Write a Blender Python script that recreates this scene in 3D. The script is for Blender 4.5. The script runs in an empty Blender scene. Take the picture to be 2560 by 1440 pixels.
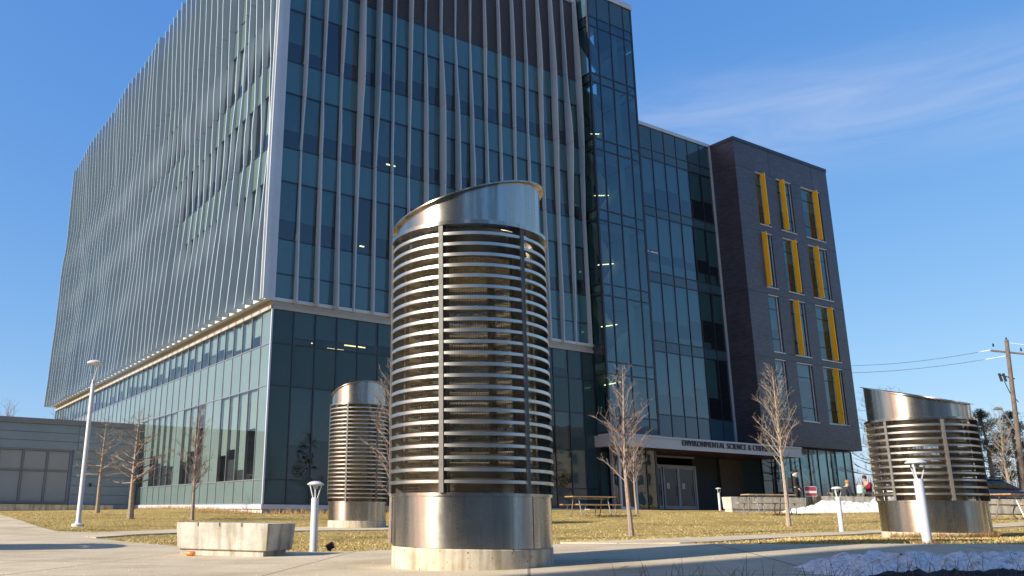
import bpy, bmesh, math, random
import numpy as np
from mathutils import Vector, Matrix, noise
from mathutils.geometry import delaunay_2d_cdt
R = math.radians
random.seed(7)
scn = bpy.context.scene
COL = scn.collection

# ------------------------------------------------------------------ camera, world, sun
FPX, CX, CY, CZ = 2125.7, 1014.2, 689.8, 0.7
PITCH, ROLL = R(15.55), R(0.5495)
fw = Vector((0, math.cos(PITCH), math.sin(PITCH)))
up0 = Vector((0, -math.sin(PITCH), math.cos(PITCH)))
rt = Vector((1, 0, 0)) * math.cos(ROLL) + up0 * math.sin(ROLL)
upv = -Vector((1, 0, 0)) * math.sin(ROLL) + up0 * math.cos(ROLL)
cam = bpy.data.cameras.new('camera')
camo = bpy.data.objects.new('camera', cam)
COL.objects.link(camo)
cam.sensor_width = 36
cam.lens = 36 * FPX / 2560
cam.shift_x = (1280 - CX) / 2560
cam.shift_y = (CY - 720) / 2560
cam.clip_end = 3000
M3 = Matrix((rt, upv, -fw)).transposed()
camo.matrix_world = Matrix.Translation((0, 0, CZ)) @ M3.to_4x4()
scn.camera = camo

SUN_EL = R(27)
S_AZ = R(64)                       # from -Y towards -X
sdir = Vector((-math.sin(S_AZ) * math.cos(SUN_EL), -math.cos(S_AZ) * math.cos(SUN_EL), math.sin(SUN_EL)))
sun = bpy.data.lights.new('sun', 'SUN')
sun.energy = 5.0
sun.angle = R(0.5)
sun.color = (1.0, 0.945, 0.85)
suno = bpy.data.objects.new('sun', sun)
COL.objects.link(suno)
suno.rotation_euler = (-sdir).to_track_quat('-Z', 'Y').to_euler()
suno.location = (-20, -10, 30)

world = bpy.data.worlds.new('World')
scn.world = world
world.use_nodes = True
wn, wl = world.node_tree.nodes, world.node_tree.links
wn.clear()
wo = wn.new('ShaderNodeOutputWorld')
bg = wn.new('ShaderNodeBackground')
sky = wn.new('ShaderNodeTexSky')
sky.sky_type = 'NISHITA'
sky.sun_disc = False
sky.sun_elevation = SUN_EL
sky.sun_rotation = math.atan2(sdir.x, sdir.y)
sky.air_density = 0.7
sky.dust_density = 1.0
sky.ozone_density = 5.0
bg.inputs[1].default_value = 0.122
tcw = wn.new('ShaderNodeTexCoord')
mpw = wn.new('ShaderNodeMapping')
mpw.inputs['Rotation'].default_value = (0.0, 0.13, 0.0)
mpw.inputs['Scale'].default_value = (2.0, 2.0, 13.0)
nzw = wn.new('ShaderNodeTexNoise')
nzw.inputs['Scale'].default_value = 2.4
nzw.inputs['Detail'].default_value = 9
nzw.inputs['Roughness'].default_value = 0.6
nzw.inputs['Distortion'].default_value = 0.7
crw = wn.new('ShaderNodeValToRGB')
crw.color_ramp.elements[0].position = 0.30
crw.color_ramp.elements[1].position = 0.85
wl.new(tcw.outputs['Generated'], mpw.inputs[0])
wl.new(mpw.outputs[0], nzw.inputs['Vector'])
wl.new(nzw.outputs['Fac'], crw.inputs[0])
# a thin cirrus band: great circle through the sky, softened with noise
dt = wn.new('ShaderNodeVectorMath'); dt.operation = 'DOT_PRODUCT'
dt.inputs[1].default_value = (-0.1410, -0.3838, 0.9126)
wl.new(tcw.outputs['Generated'], dt.inputs[0])
ab = wn.new('ShaderNodeMath'); ab.operation = 'ABSOLUTE'; wl.new(dt.outputs['Value'], ab.inputs[0])
mr = wn.new('ShaderNodeMapRange'); mr.interpolation_type = 'SMOOTHSTEP'
mr.inputs['From Min'].default_value = 0.085; mr.inputs['From Max'].default_value = 0.0
wl.new(ab.outputs[0], mr.inputs['Value'])
mlt = wn.new('ShaderNodeMath'); mlt.operation = 'MULTIPLY'
sxw = wn.new('ShaderNodeSeparateXYZ'); wl.new(tcw.outputs['Generated'], sxw.inputs[0])
mrx = wn.new('ShaderNodeMapRange'); mrx.interpolation_type = 'SMOOTHSTEP'; mrx.inputs['From Min'].default_value = -0.05; mrx.inputs['From Max'].default_value = 0.35
wl.new(sxw.outputs[0], mrx.inputs['Value'])
mlx = wn.new('ShaderNodeMath'); mlx.operation = 'MULTIPLY'; wl.new(mr.outputs[0], mlx.inputs[0]); wl.new(mrx.outputs[0], mlx.inputs[1])
wl.new(mlx.outputs[0], mlt.inputs[0]); wl.new(crw.outputs[0], mlt.inputs[1])
ml2 = wn.new('ShaderNodeMath'); ml2.operation = 'MULTIPLY_ADD'; ml2.inputs[1].default_value = 0.50; 
wl.new(mlt.outputs[0], ml2.inputs[0])
ml3 = wn.new('ShaderNodeMath'); ml3.operation = 'MULTIPLY'; ml3.inputs[1].default_value = 0.0
wl.new(crw.outputs[0], ml3.inputs[0]); wl.new(ml3.outputs[0], ml2.inputs[2])
mxw = wn.new('ShaderNodeMixRGB')
mxw.inputs[2].default_value = (3.3, 3.6, 4.5, 1)
# camera-like colour response of the sky, channel by channel
sp_w = wn.new('ShaderNodeSeparateColor'); cb_w = wn.new('ShaderNodeCombineColor')
wl.new(sky.outputs[0], sp_w.inputs[0])
for k_, (g_, c_) in enumerate(((1.0, 1.02), (0.66, 1.42), (0.3, 2.74))):
    pw = wn.new('ShaderNodeMath'); pw.operation = 'POWER'; pw.inputs[1].default_value = g_
    mu = wn.new('ShaderNodeMath'); mu.operation = 'MULTIPLY'; mu.inputs[1].default_value = c_
    wl.new(sp_w.outputs[k_], pw.inputs[0]); wl.new(pw.outputs[0], mu.inputs[0]); wl.new(mu.outputs[0], cb_w.inputs[k_])
wl.new(ml2.outputs[0], mxw.inputs[0])
wl.new(cb_w.outputs[0], mxw.inputs[1])
wl.new(mxw.outputs[0], bg.inputs[0])
wl.new(bg.outputs[0], wo.inputs[0])
scn.view_settings.view_transform = 'Standard'
scn.view_settings.look = 'None'
scn.view_settings.exposure = 0.75
scn.view_settings.gamma = 1.0

# ------------------------------------------------------------------ helpers
def tag(o, label=None, cat=None, group=None, kind=None):
    if label: o['label'] = label
    if cat: o['category'] = cat
    if group: o['group'] = group
    if kind: o['kind'] = kind
    return o

def empty(name, loc=(0, 0, 0), rz=0.0):
    o = bpy.data.objects.new(name, None)
    o.empty_display_size = 0.2
    COL.objects.link(o)
    o.location = loc
    o.rotation_euler = (0, 0, rz)
    return o

def kids(o):
    return [c for c in bpy.data.objects if c.parent == o]

def copy_tree(o, parent=None):
    ch = kids(o)
    c = o.copy()
    COL.objects.link(c)
    if parent: c.parent = parent
    for k in ch: copy_tree(k, c)
    return c

class MB:
    def __init__(s):
        s.v, s.f, s.sm, s.mi, s.cur = [], [], [], [], 0
    def add(s, vs, fs, smooth=False):
        o = len(s.v)
        s.v += [tuple(p) for p in vs]
        for f in fs:
            s.f.append([o + i for i in f]); s.sm.append(smooth); s.mi.append(s.cur)
        return s
    def box(s, x0, x1, y0, y1, z0, z1):
        return s.add([(x0, y0, z0), (x1, y0, z0), (x1, y1, z0), (x0, y1, z0), (x0, y0, z1), (x1, y0, z1), (x1, y1, z1), (x0, y1, z1)],
                     [(0, 3, 2, 1), (4, 5, 6, 7), (0, 1, 5, 4), (1, 2, 6, 5), (2, 3, 7, 6), (3, 0, 4, 7)])
    def pts8(s, p):
        return s.add(p, [(0, 3, 2, 1), (4, 5, 6, 7), (0, 1, 5, 4), (1, 2, 6, 5), (2, 3, 7, 6), (3, 0, 4, 7)])
    def quad(s, a, b, c, d):
        return s.add([a, b, c, d], [(0, 1, 2, 3)])
    def tube(s, pts, rad, n=6, smooth=True, cap=True):
        pts = [Vector(p) for p in pts]
        if not isinstance(rad, (list, tuple)): rad = [rad] * len(pts)
        vs, fs = [], []
        ref = None
        for i, p in enumerate(pts):
            d = (pts[min(i + 1, len(pts) - 1)] - pts[max(i - 1, 0)])
            d = d.normalized() if d.length > 1e-9 else Vector((0, 0, 1))
            if ref is None:
                ref = Vector((1, 0, 0)) if abs(d.x) < 0.9 else Vector((0, 1, 0))
            a = (ref - d * ref.dot(d)).normalized(); b = d.cross(a); ref = a
            for k in range(n):
                t = 2 * math.pi * k / n
                vs.append(p + (a * math.cos(t) + b * math.sin(t)) * rad[i])
        for i in range(len(pts) - 1):
            for k in range(n):
                fs.append((i * n + k, i * n + (k + 1) % n, (i + 1) * n + (k + 1) % n, (i + 1) * n + k))
        if cap:
            fs.append(tuple(reversed(range(n)))); fs.append(tuple(range((len(pts) - 1) * n, len(pts) * n)))
        return s.add(vs, fs, smooth)
    def bar(s, a, b, w, h):
        a, b = Vector(a), Vector(b)
        d = (b - a).normalized()
        side = d.cross(Vector((0, 0, 1)))
        side = side.normalized() if side.length > 1e-4 else Vector((1, 0, 0))
        upp = side.cross(d)
        P = []
        for c in (a, b):
            for sx, sz in ((-1, -1), (1, -1), (1, 1), (-1, 1)):
                P.append(c + side * sx * w / 2 + upp * sz * h / 2)
        return s.add(P, [(0, 1, 2, 3), (7, 6, 5, 4), (0, 4, 5, 1), (1, 5, 6, 2), (2, 6, 7, 3), (3, 7, 4, 0)])
    def lathe(s, prof, n=64, smooth=True, c=(0, 0, 0), close=False, a0=0.0, a1=None):
        full = a1 is None
        m = n if full else n + 1
        span = 2 * math.pi if full else a1 - a0
        vs = []
        for i in range(m):
            t = a0 + span * i / n
            for (r, z) in prof:
                vs.append((c[0] + r * math.cos(t), c[1] + r * math.sin(t), c[2] + z))
        k = len(prof)
        fs = []
        for i in range(n):
            j = (i + 1) % m
            for q in range(k if close else k - 1):
                q2 = (q + 1) % k
                fs.append((i * k + q, j * k + q, j * k + q2, i * k + q2))
        if not full and close:
            fs.append(tuple(range(k))); fs.append(tuple(reversed(range(n * k, n * k + k))))
        return s.add(vs, fs, smooth)
    def build(s, name, mats, parent=None, bevel=0, sharp=True):
        me = bpy.data.meshes.new(name)
        me.from_pydata(s.v, [], s.f)
        me.validate(verbose=False)
        if len(me.polygons) == len(s.f):
            me.polygons.foreach_set('use_smooth', s.sm)
            me.polygons.foreach_set('material_index', s.mi)
        if not isinstance(mats, (list, tuple)): mats = [mats]
        for m in mats: me.materials.append(m)
        if sharp and any(s.sm):
            try: me.set_sharp_from_angle(angle=R(42))
            except Exception: pass
        o = bpy.data.objects.new(name, me)
        COL.objects.link(o)
        if parent: o.parent = parent
        if bevel:
            b = o.modifiers.new('bevel', 'BEVEL'); b.width = bevel; b.segments = 2; b.limit_method = 'ANGLE'
        return o

# ------------------------------------------------------------------ materials
def newmat(name):
    m = bpy.data.materials.new(name)
    m.use_nodes = True
    return m, m.node_tree.nodes, m.node_tree.links, m.node_tree.nodes['Principled BSDF']

def lnk(l, a, b): l.new(a, b)

def noise_node(n, l, scale, detail=4, rough=0.55, coord='Object', mapping=None):
    tc = n.new('ShaderNodeTexCoord')
    nz = n.new('ShaderNodeTexNoise')
    nz.inputs['Scale'].default_value = scale
    nz.inputs['Detail'].default_value = detail
    nz.inputs['Roughness'].default_value = rough
    if mapping:
        mp = n.new('ShaderNodeMapping')
        mp.inputs['Scale'].default_value = mapping
        l.new(tc.outputs[coord], mp.inputs[0]); l.new(mp.outputs[0], nz.inputs['Vector'])
    else:
        l.new(tc.outputs[coord], nz.inputs['Vector'])
    return nz

def ramp(n, l, src, stops):
    r = n.new('ShaderNodeValToRGB')
    e = r.color_ramp.elements
    while len(e) > 1: e.remove(e[-1])
    e[0].position = stops[0][0]; e[0].color = (*stops[0][1], 1)
    for p, c in stops[1:]:
        k = e.new(p); k.color = (*c, 1)
    l.new(src, r.inputs[0])
    return r

def bump(n, l, src, bsdf, strength=0.3, dist=0.02):
    b = n.new('ShaderNodeBump')
    b.inputs['Strength'].default_value = strength
    b.inputs['Distance'].default_value = dist
    l.new(src, b.inputs['Height']); l.new(b.outputs[0], bsdf.inputs['Normal'])
    return b

def plain(name, col, rough=0.5, metal=0.0, var=0.08, scale=3.0, bmp=0.0, spec=0.5, mapping=None):
    m, n, l, p = newmat(name)
    nz = noise_node(n, l, scale, 5, mapping=mapping)
    a = tuple(c * (1 - var) for c in col); b = tuple(min(1, c * (1 + var)) for c in col)
    r = ramp(n, l, nz.outputs['Fac'], [(0.3, a), (0.7, b)])
    l.new(r.outputs[0], p.inputs['Base Color'])
    p.inputs['Roughness'].default_value = rough
    p.inputs['Metallic'].default_value = metal
    p.inputs['Specular IOR Level'].default_value = spec
    if bmp: bump(n, l, nz.outputs['Fac'], p, bmp, 0.01)
    return m

def glass(name, tint, ior=1.7, wav=0.02, wscale=0.9, gtint=(1, 1, 1)):
    m, n, l, p = newmat(name)
    n.remove(p)
    out = [k for k in n if k.type == 'OUTPUT_MATERIAL'][0]
    tr = n.new('ShaderNodeBsdfTransparent'); tr.inputs[0].default_value = (*tint, 1)
    gl = n.new('ShaderNodeBsdfGlossy'); gl.inputs['Roughness'].default_value = 0.004
    gl.inputs[0].default_value = (*gtint, 1)
    fr = n.new('ShaderNodeFresnel'); fr.inputs[0].default_value = ior
    mx = n.new('ShaderNodeMixShader')
    nz = noise_node(n, l, wscale, 2)
    bp = n.new('ShaderNodeBump'); bp.inputs['Strength'].default_value = 1.0; bp.inputs['Distance'].default_value = wav
    l.new(nz.outputs['Fac'], bp.inputs['Height'])
    l.new(bp.outputs[0], gl.inputs['Normal'])
    l.new(fr.outputs[0], mx.inputs[0]); l.new(tr.outputs[0], mx.inputs[1]); l.new(gl.outputs[0], mx.inputs[2])
    l.new(mx.outputs[0], out.inputs[0])
    return m

def panel_glass(name, col, var=0.06, wav=0.004, ior=1.6, rough=0.03, wscale=0.7):
    m, n, l, p = newmat(name)
    nz = noise_node(n, l, 0.6, 3)
    a = tuple(c * (1 - var) for c in col); b = tuple(c * (1 + var) for c in col)
    r = ramp(n, l, nz.outputs['Fac'], [(0.35, a), (0.65, b)])
    l.new(r.outputs[0], p.inputs['Base Color'])
    p.inputs['Roughness'].default_value = rough
    p.inputs['IOR'].default_value = ior
    nz2 = noise_node(n, l, wscale, 2)
    bump(n, l, nz2.outputs['Fac'], p, 1.0, wav)
    return m

def emit(name, col, st):
    m, n, l, p = newmat(name)
    p.inputs['Base Color'].default_value = (*col, 1)
    p.inputs['Emission Color'].default_value = (*col, 1)
    p.inputs['Emission Strength'].default_value = st
    return m

M = {}
M['fin'] = plain('fin_metal', (0.35, 0.425, 0.485), 0.40, 0.0, 0.04, 1.3)
M['trim'] = plain('trim_metal', (0.50, 0.53, 0.56), 0.45, 0.2, 0.05, 1.0)
M['soffit'] = plain('soffit_metal', (0.36, 0.34, 0.30), 0.5, 0.1, 0.06, 0.8)
M['mullion'] = plain('mullion_metal', (0.035, 0.042, 0.055), 0.35, 0.4, 0.1, 2.0)
M['mull_light'] = plain('mullion_light_metal', (0.22, 0.22, 0.25), 0.4, 0.4, 0.1, 2.0)
M['spandrel_west'] = panel_glass('spandrel_glass_west', (0.080, 0.118, 0.108), 0.05, 0.0010, 1.6)  # upper west copy of the same spandrel, sunlit level set in its colour
M['spandrel_shaded'] = panel_glass('spandrel_glass_shaded', (0.030, 0.058, 0.060), 0.05, 0.0010, 1.45)  # lower south copy, shade and dim reflection put into its colour
M['spandrel'] = panel_glass('spandrel_glass', (0.040, 0.108, 0.128), 0.05, 0.0010, 1.85)  # upper south copy, toned dark for the shaded face
M['spandrel_sunlit'] = panel_glass('spandrel_glass_sunlit', (0.120, 0.165, 0.155), 0.05, 0.0010, 2.0)  # lower west copy, palest, with the sunlit look in its colour
M['pane_west'] = glass('west_vision_glass', (0.80, 0.88, 0.88), 2.0, 0.0010, 0.6)
M['blind_west'] = plain('mint_blind_fabric', (0.23, 0.265, 0.24), 0.9, 0, 0.05, 4.0)
M['spandrel_dark'] = panel_glass('spandrel_glass_dark', (0.035, 0.075, 0.10), 0.08, 0.003)
M['pane'] = glass('vision_glass', (0.38, 0.60, 0.64), 1.95, 0.0014, 0.6)
M['pane_wavy'] = glass('wavy_vision_glass', (0.34, 0.47, 0.47), 1.65, 0.006, 0.8)
M['pane_sky_tint'] = glass('sky_tinted_vision_glass', (0.34, 0.57, 0.62), 2.05, 0.0022, 0.6, (0.80, 0.93, 1.0))  # greenish glass; blue of the reflected sky put into the gloss tint
M['door_glass'] = glass('door_glass', (0.25, 0.30, 0.32), 1.4, 0.004, 0.8)
M['blind'] = plain('blind_fabric', (0.46, 0.50, 0.48), 0.9, 0, 0.05, 4.0)
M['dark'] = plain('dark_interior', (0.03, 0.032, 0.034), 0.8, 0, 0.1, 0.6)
M['plaster'] = plain('stair_plaster', (0.50, 0.55, 0.58), 0.8, 0, 0.05, 0.8)
M['slab'] = plain('floor_slab', (0.16, 0.17, 0.18), 0.8, 0, 0.08, 0.8)
M['concrete_sill'] = plain('plinth_concrete', (0.40, 0.38, 0.34), 0.85, 0, 0.15, 2.0, 0.3)
M['lamp_strip'] = emit('light_strip', (1.0, 0.72, 0.32), 2.6)
M['yellow'] = plain('yellow_panel', (0.83, 0.45, 0.012), 0.38, 0, 0.04, 1.0)
M['wood_soffit'] = plain('wood_soffit', (0.10, 0.035, 0.022), 0.35, 0, 0.25, 3.0, mapping=(1, 12, 1))
M['canopy'] = plain('canopy_metal', (0.36, 0.385, 0.42), 0.4, 0.2, 0.04, 1.0)
M['letter'] = plain('letter_metal', (0.06, 0.065, 0.08), 0.4, 0.5, 0.1, 3.0)
M['yellow_box'] = plain('cardboard', (0.33, 0.22, 0.10), 0.8, 0, 0.1, 4.0)
M['paper'] = plain('paper', (0.62, 0.62, 0.60), 0.8, 0, 0.05, 4.0)
M['blue_lamp'] = emit('blue_screen', (0.02, 0.30, 1.0), 3.0)
M['white_lamp'] = plain('lamp_paint', (0.52, 0.52, 0.52), 0.35, 0, 0.04, 2.0)
M['lamp_lens'] = plain('lamp_lens', (0.5, 0.5, 0.47), 0.3, 0, 0.04, 2.0)
M['galv'] = plain('galvanised_pipe', (0.36, 0.37, 0.38), 0.4, 0.7, 0.12, 6.0)
M['black'] = plain('black_plastic', (0.02, 0.02, 0.022), 0.5, 0, 0.1, 5.0)

def brick_mat():
    m, n, l, p = newmat('dark_brick')
    tc = n.new('ShaderNodeTexCoord')
    sep = n.new('ShaderNodeSeparateXYZ'); cmb = n.new('ShaderNodeCombineXYZ')
    add = n.new('ShaderNodeMath'); add.operation = 'ADD'
    l.new(tc.outputs['Object'], sep.inputs[0])
    l.new(sep.outputs[0], add.inputs[0]); l.new(sep.outputs[1], add.inputs[1])
    l.new(add.outputs[0], cmb.inputs[0]); l.new(sep.outputs[2], cmb.inputs[1])
    br = n.new('ShaderNodeTexBrick')
    br.inputs['Scale'].default_value = 1.0
    br.inputs['Brick Width'].default_value = 0.42
    br.inputs['Row Height'].default_value = 0.10
    br.inputs['Mortar Size'].default_value = 0.012
    br.inputs['Color1'].default_value = (0.048, 0.045, 0.058, 1)
    br.inputs['Color2'].default_value = (0.080, 0.074, 0.094, 1)
    br.inputs['Mortar'].default_value = (0.022, 0.020, 0.026, 1)
    l.new(cmb.outputs[0], br.inputs['Vector'])
    nz = noise_node(n, l, 0.5, 5)
    mx = n.new('ShaderNodeMixRGB'); mx.blend_type = 'MULTIPLY'; mx.inputs[0].default_value = 0.8
    rr = ramp(n, l, nz.outputs['Fac'], [(0.3, (0.75, 0.75, 0.75)), (0.7, (1.15, 1.12, 1.15))])
    l.new(br.outputs[0], mx.inputs[1]); l.new(rr.outputs[0], mx.inputs[2])
    l.new(mx.outputs[0], p.inputs['Base Color'])
    p.inputs['Roughness'].default_value = 0.38
    bump(n, l, br.outputs['Fac'], p, -0.6, 0.01)
    return m
M['brick'] = brick_mat()

def louver_mat():
    m, n, l, p = newmat('louvre_metal')
    tc = n.new('ShaderNodeTexCoord')
    w = n.new('ShaderNodeTexWave'); w.bands_direction = 'Z'; w.inputs['Scale'].default_value = 3.4
    l.new(tc.outputs['Object'], w.inputs['Vector'])
    r = ramp(n, l, w.outputs['Fac'], [(0.2, (0.008, 0.008, 0.012)), (0.8, (0.085, 0.082, 0.10))])
    l.new(r.outputs[0], p.inputs['Base Color'])
    p.inputs['Roughness'].default_value = 0.5
    bump(n, l, w.outputs['Fac'], p, 1.0, 0.03)
    return m
M['louvre'] = louver_mat()

def steel_mat():
    m, n, l, p = newmat('brushed_stainless_steel')
    p.inputs['Metallic'].default_value = 1.0
    tc = n.new('ShaderNodeTexCoord')
    # fine horizontal brushing and broad vertical run marks
    mp = n.new('ShaderNodeMapping'); mp.inputs['Scale'].default_value = (2, 2, 260)
    nz = n.new('ShaderNodeTexNoise'); nz.inputs['Scale'].default_value = 1.0; nz.inputs['Detail'].default_value = 3
    l.new(tc.outputs['Object'], mp.inputs[0]); l.new(mp.outputs[0], nz.inputs['Vector'])
    mp2 = n.new('ShaderNodeMapping'); mp2.inputs['Scale'].default_value = (9, 9, 0.35)
    nz2 = n.new('ShaderNodeTexNoise'); nz2.inputs['Scale'].default_value = 1.0; nz2.inputs['Detail'].default_value = 6
    l.new(tc.outputs['Object'], mp2.inputs[0]); l.new(mp2.outputs[0], nz2.inputs['Vector'])
    r = ramp(n, l, nz2.outputs['Fac'], [(0.30, (0.30, 0.27, 0.22)), (0.55, (0.50, 0.455, 0.39)), (0.75, (0.60, 0.555, 0.49))])
    l.new(r.outputs[0], p.inputs['Base Color'])
    r2 = ramp(n, l, nz2.outputs['Fac'], [(0.3, (0.33, 0.33, 0.33)), (0.7, (0.2, 0.2, 0.2))])
    l.new(r2.outputs[0], p.inputs['Roughness'])
    p.inputs['Anisotropic'].default_value = 0.7
    tg = n.new('ShaderNodeTangent'); tg.direction_type = 'RADIAL'; tg.axis = 'Z'
    l.new(tg.outputs[0], p.inputs['Tangent'])
    p.inputs['Anisotropic Rotation'].default_value = 0.25
    nz6 = noise_node(n, l, 3.0, 8, 0.75)
    r6 = ramp(n, l, nz6.outputs['Fac'], [(0.40, (0.16, 0.16, 0.16)), (0.62, (0.36, 0.36, 0.36))])
    mx6 = n.new('ShaderNodeMixRGB'); mx6.inputs[0].default_value = 0.22
    l.new(r2.outputs[0], mx6.inputs[1]); l.new(r6.outputs[0], mx6.inputs[2]); l.new(mx6.outputs[0], p.inputs['Roughness'])
    bump(n, l, nz.outputs['Fac'], p, 0.08, 0.004)
    return m
M['steel'] = steel_mat()
M['blade_steel'] = plain('blade_steel', (0.56, 0.535, 0.485), 0.34, 1.0, 0.1, 9.0)
M['steel_flat'] = plain('dull_steel', (0.15, 0.14, 0.12), 0.6, 0.3, 0.15, 7.0)
M['steel_dark'] = plain('weathered_steel', (0.34, 0.30, 0.24), 0.42, 1.0, 0.2, 5.0)

def mesh_mat():
    m, n, l, p = newmat('wire_mesh')
    out = [k for k in n if k.type == 'OUTPUT_MATERIAL'][0]
    p.inputs['Base Color'].default_value = (0.30, 0.24, 0.15, 1)
    p.inputs['Metallic'].default_value = 0.2
    p.inputs['Roughness'].default_value = 0.5
    tc = n.new('ShaderNodeTexCoord'); sep = n.new('ShaderNodeSeparateXYZ')
    l.new(tc.outputs['UV'], sep.inputs[0])
    outs = []
    for k in (0, 1):
        a = n.new('ShaderNodeMath'); a.operation = 'FRACT'; l.new(sep.outputs[k], a.inputs[0])
        b = n.new('ShaderNodeMath'); b.operation = 'LESS_THAN'; b.inputs[1].default_value = 0.15; l.new(a.outputs[0], b.inputs[0])
        outs.append(b)
    mxm = n.new('ShaderNodeMath'); mxm.operation = 'MAXIMUM'
    l.new(outs[0].outputs[0], mxm.inputs[0]); l.new(outs[1].outputs[0], mxm.inputs[1])
    tr = n.new('ShaderNodeBsdfTransparent'); mx = n.new('ShaderNodeMixShader')
    l.new(mxm.outputs[0], mx.inputs[0]); l.new(tr.outputs[0], mx.inputs[1]); l.new(p.outputs[0], mx.inputs[2])
    l.new(mx.outputs[0], out.inputs[0])
    return m
M['mesh'] = mesh_mat()

def concrete_mat(name, dark, mid, light, scale=1.2, streak=False, pit=0.0):
    m, n, l, p = newmat(name)
    nz = noise_node(n, l, scale, 8, 0.62)
    r = ramp(n, l, nz.outputs['Fac'], [(0.28, dark), (0.5, mid), (0.72, light)])
    colo = r.outputs[0]
    if streak:
        nz2 = noise_node(n, l, 1.0, 5, 0.6, mapping=(7, 7, 0.35))
        r2 = ramp(n, l, nz2.outputs['Fac'], [(0.36, (0.50, 0.45, 0.36)), (0.52, (1, 1, 1))])
        mx = n.new('ShaderNodeMixRGB'); mx.blend_type = 'MULTIPLY'; mx.inputs[0].default_value = 0.75
        l.new(colo, mx.inputs[1]); l.new(r2.outputs[0], mx.inputs[2]); colo = mx.outputs[0]
    if pit:
        v = n.new('ShaderNodeTexVoronoi'); v.inputs['Scale'].default_value = pit
        tc = n.new('ShaderNodeTexCoord'); l.new(tc.outputs['Object'], v.inputs['Vector'])
        r3 = ramp(n, l, v.outputs['Distance'], [(0.10, (0.22, 0.18, 0.14)), (0.22, (1, 1, 1))])
        nz4 = noise_node(n, l, 9, 2)
        r4 = ramp(n, l, nz4.outputs['Fac'], [(0.50, (0, 0, 0)), (0.56, (1, 1, 1))])
        mx2 = n.new('ShaderNodeMixRGB'); mx2.blend_type = 'MULTIPLY'
        l.new(r4.outputs[0], mx2.inputs[0])
        l.new(colo, mx2.inputs[1]); l.new(r3.outputs[0], mx2.inputs[2]); colo = mx2.outputs[0]
    l.new(colo, p.inputs['Base Color'])
    p.inputs['Roughness'].default_value = 0.88
    nz3 = noise_node(n, l, 45, 6, 0.7)
    bump(n, l, nz3.outputs['Fac'], p, 0.35, 0.012)
    return m
M['concrete'] = concrete_mat('cast_concrete', (0.33, 0.30, 0.24), (0.46, 0.43, 0.36), (0.56, 0.53, 0.46), 3, True, 26)
M['concrete_base'] = concrete_mat('pitted_concrete', (0.34, 0.28, 0.19), (0.50, 0.43, 0.31), (0.60, 0.53, 0.41), 5, True, 17)

def pave_mat():
    m, n, l, p = newmat('walkway_concrete')
    nz = noise_node(n, l, 0.8, 9, 0.65)
    r = ramp(n, l, nz.outputs['Fac'], [(0.25, (0.37, 0.285, 0.175)), (0.5, (0.53, 0.43, 0.285)), (0.75, (0.64, 0.53, 0.375))])
    nz2 = noise_node(n, l, 60, 3, 0.6)
    r2 = ramp(n, l, nz2.outputs['Fac'], [(0.36, (0.72, 0.70, 0.66)), (0.62, (1.12, 1.12, 1.12))])
    mx = n.new('ShaderNodeMixRGB'); mx.blend_type = 'MULTIPLY'; mx.inputs[0].default_value = 0.9
    l.new(r.outputs[0], mx.inputs[1]); l.new(r2.outputs[0], mx.inputs[2])
    # broom finish / joints
    tc = n.new('ShaderNodeTexCoord')
    mpj = n.new('ShaderNodeMapping'); mpj.inputs['Rotation'].default_value = (0, 0, R(8))
    l.new(tc.outputs['Object'], mpj.inputs[0])
    bk = n.new('ShaderNodeTexBrick'); bk.offset = 0.0
    bk.inputs['Scale'].default_value = 1.0; bk.inputs['Brick Width'].default_value = 2.6; bk.inputs['Row Height'].default_value = 2.1
    bk.inputs['Mortar Size'].default_value = 0.016; bk.inputs['Color1'].default_value = (1, 1, 1, 1); bk.inputs['Color2'].default_value = (0.93, 0.93, 0.92, 1)
    bk.inputs['Mortar'].default_value = (0.42, 0.40, 0.37, 1)
    l.new(mpj.outputs[0], bk.inputs['Vector'])
    mx2 = n.new('ShaderNodeMixRGB'); mx2.blend_type = 'MULTIPLY'; mx2.inputs[0].default_value = 1.0
    l.new(mx.outputs[0], mx2.inputs[1]); l.new(bk.outputs[0], mx2.inputs[2])
    # salt residue
    nz5 = noise_node(n, l, 1.0, 7, 0.7, mapping=(0.5, 2.6, 1))
    r5 = ramp(n, l, nz5.outputs['Fac'], [(0.60, (0, 0, 0)), (0.74, (0.45, 0.45, 0.45))])
    mx3 = n.new('ShaderNodeMixRGB'); mx3.inputs[2].default_value = (0.66, 0.64, 0.60, 1)
    l.new(r5.outputs[0], mx3.inputs[0]); l.new(mx2.outputs[0], mx3.inputs[1])
    l.new(mx3.outputs[0], p.inputs['Base Color'])
    p.inputs['Roughness'].default_value = 0.85
    bump(n, l, nz2.outputs['Fac'], p, 0.4, 0.01)
    return m
M['pave'] = pave_mat()

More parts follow.
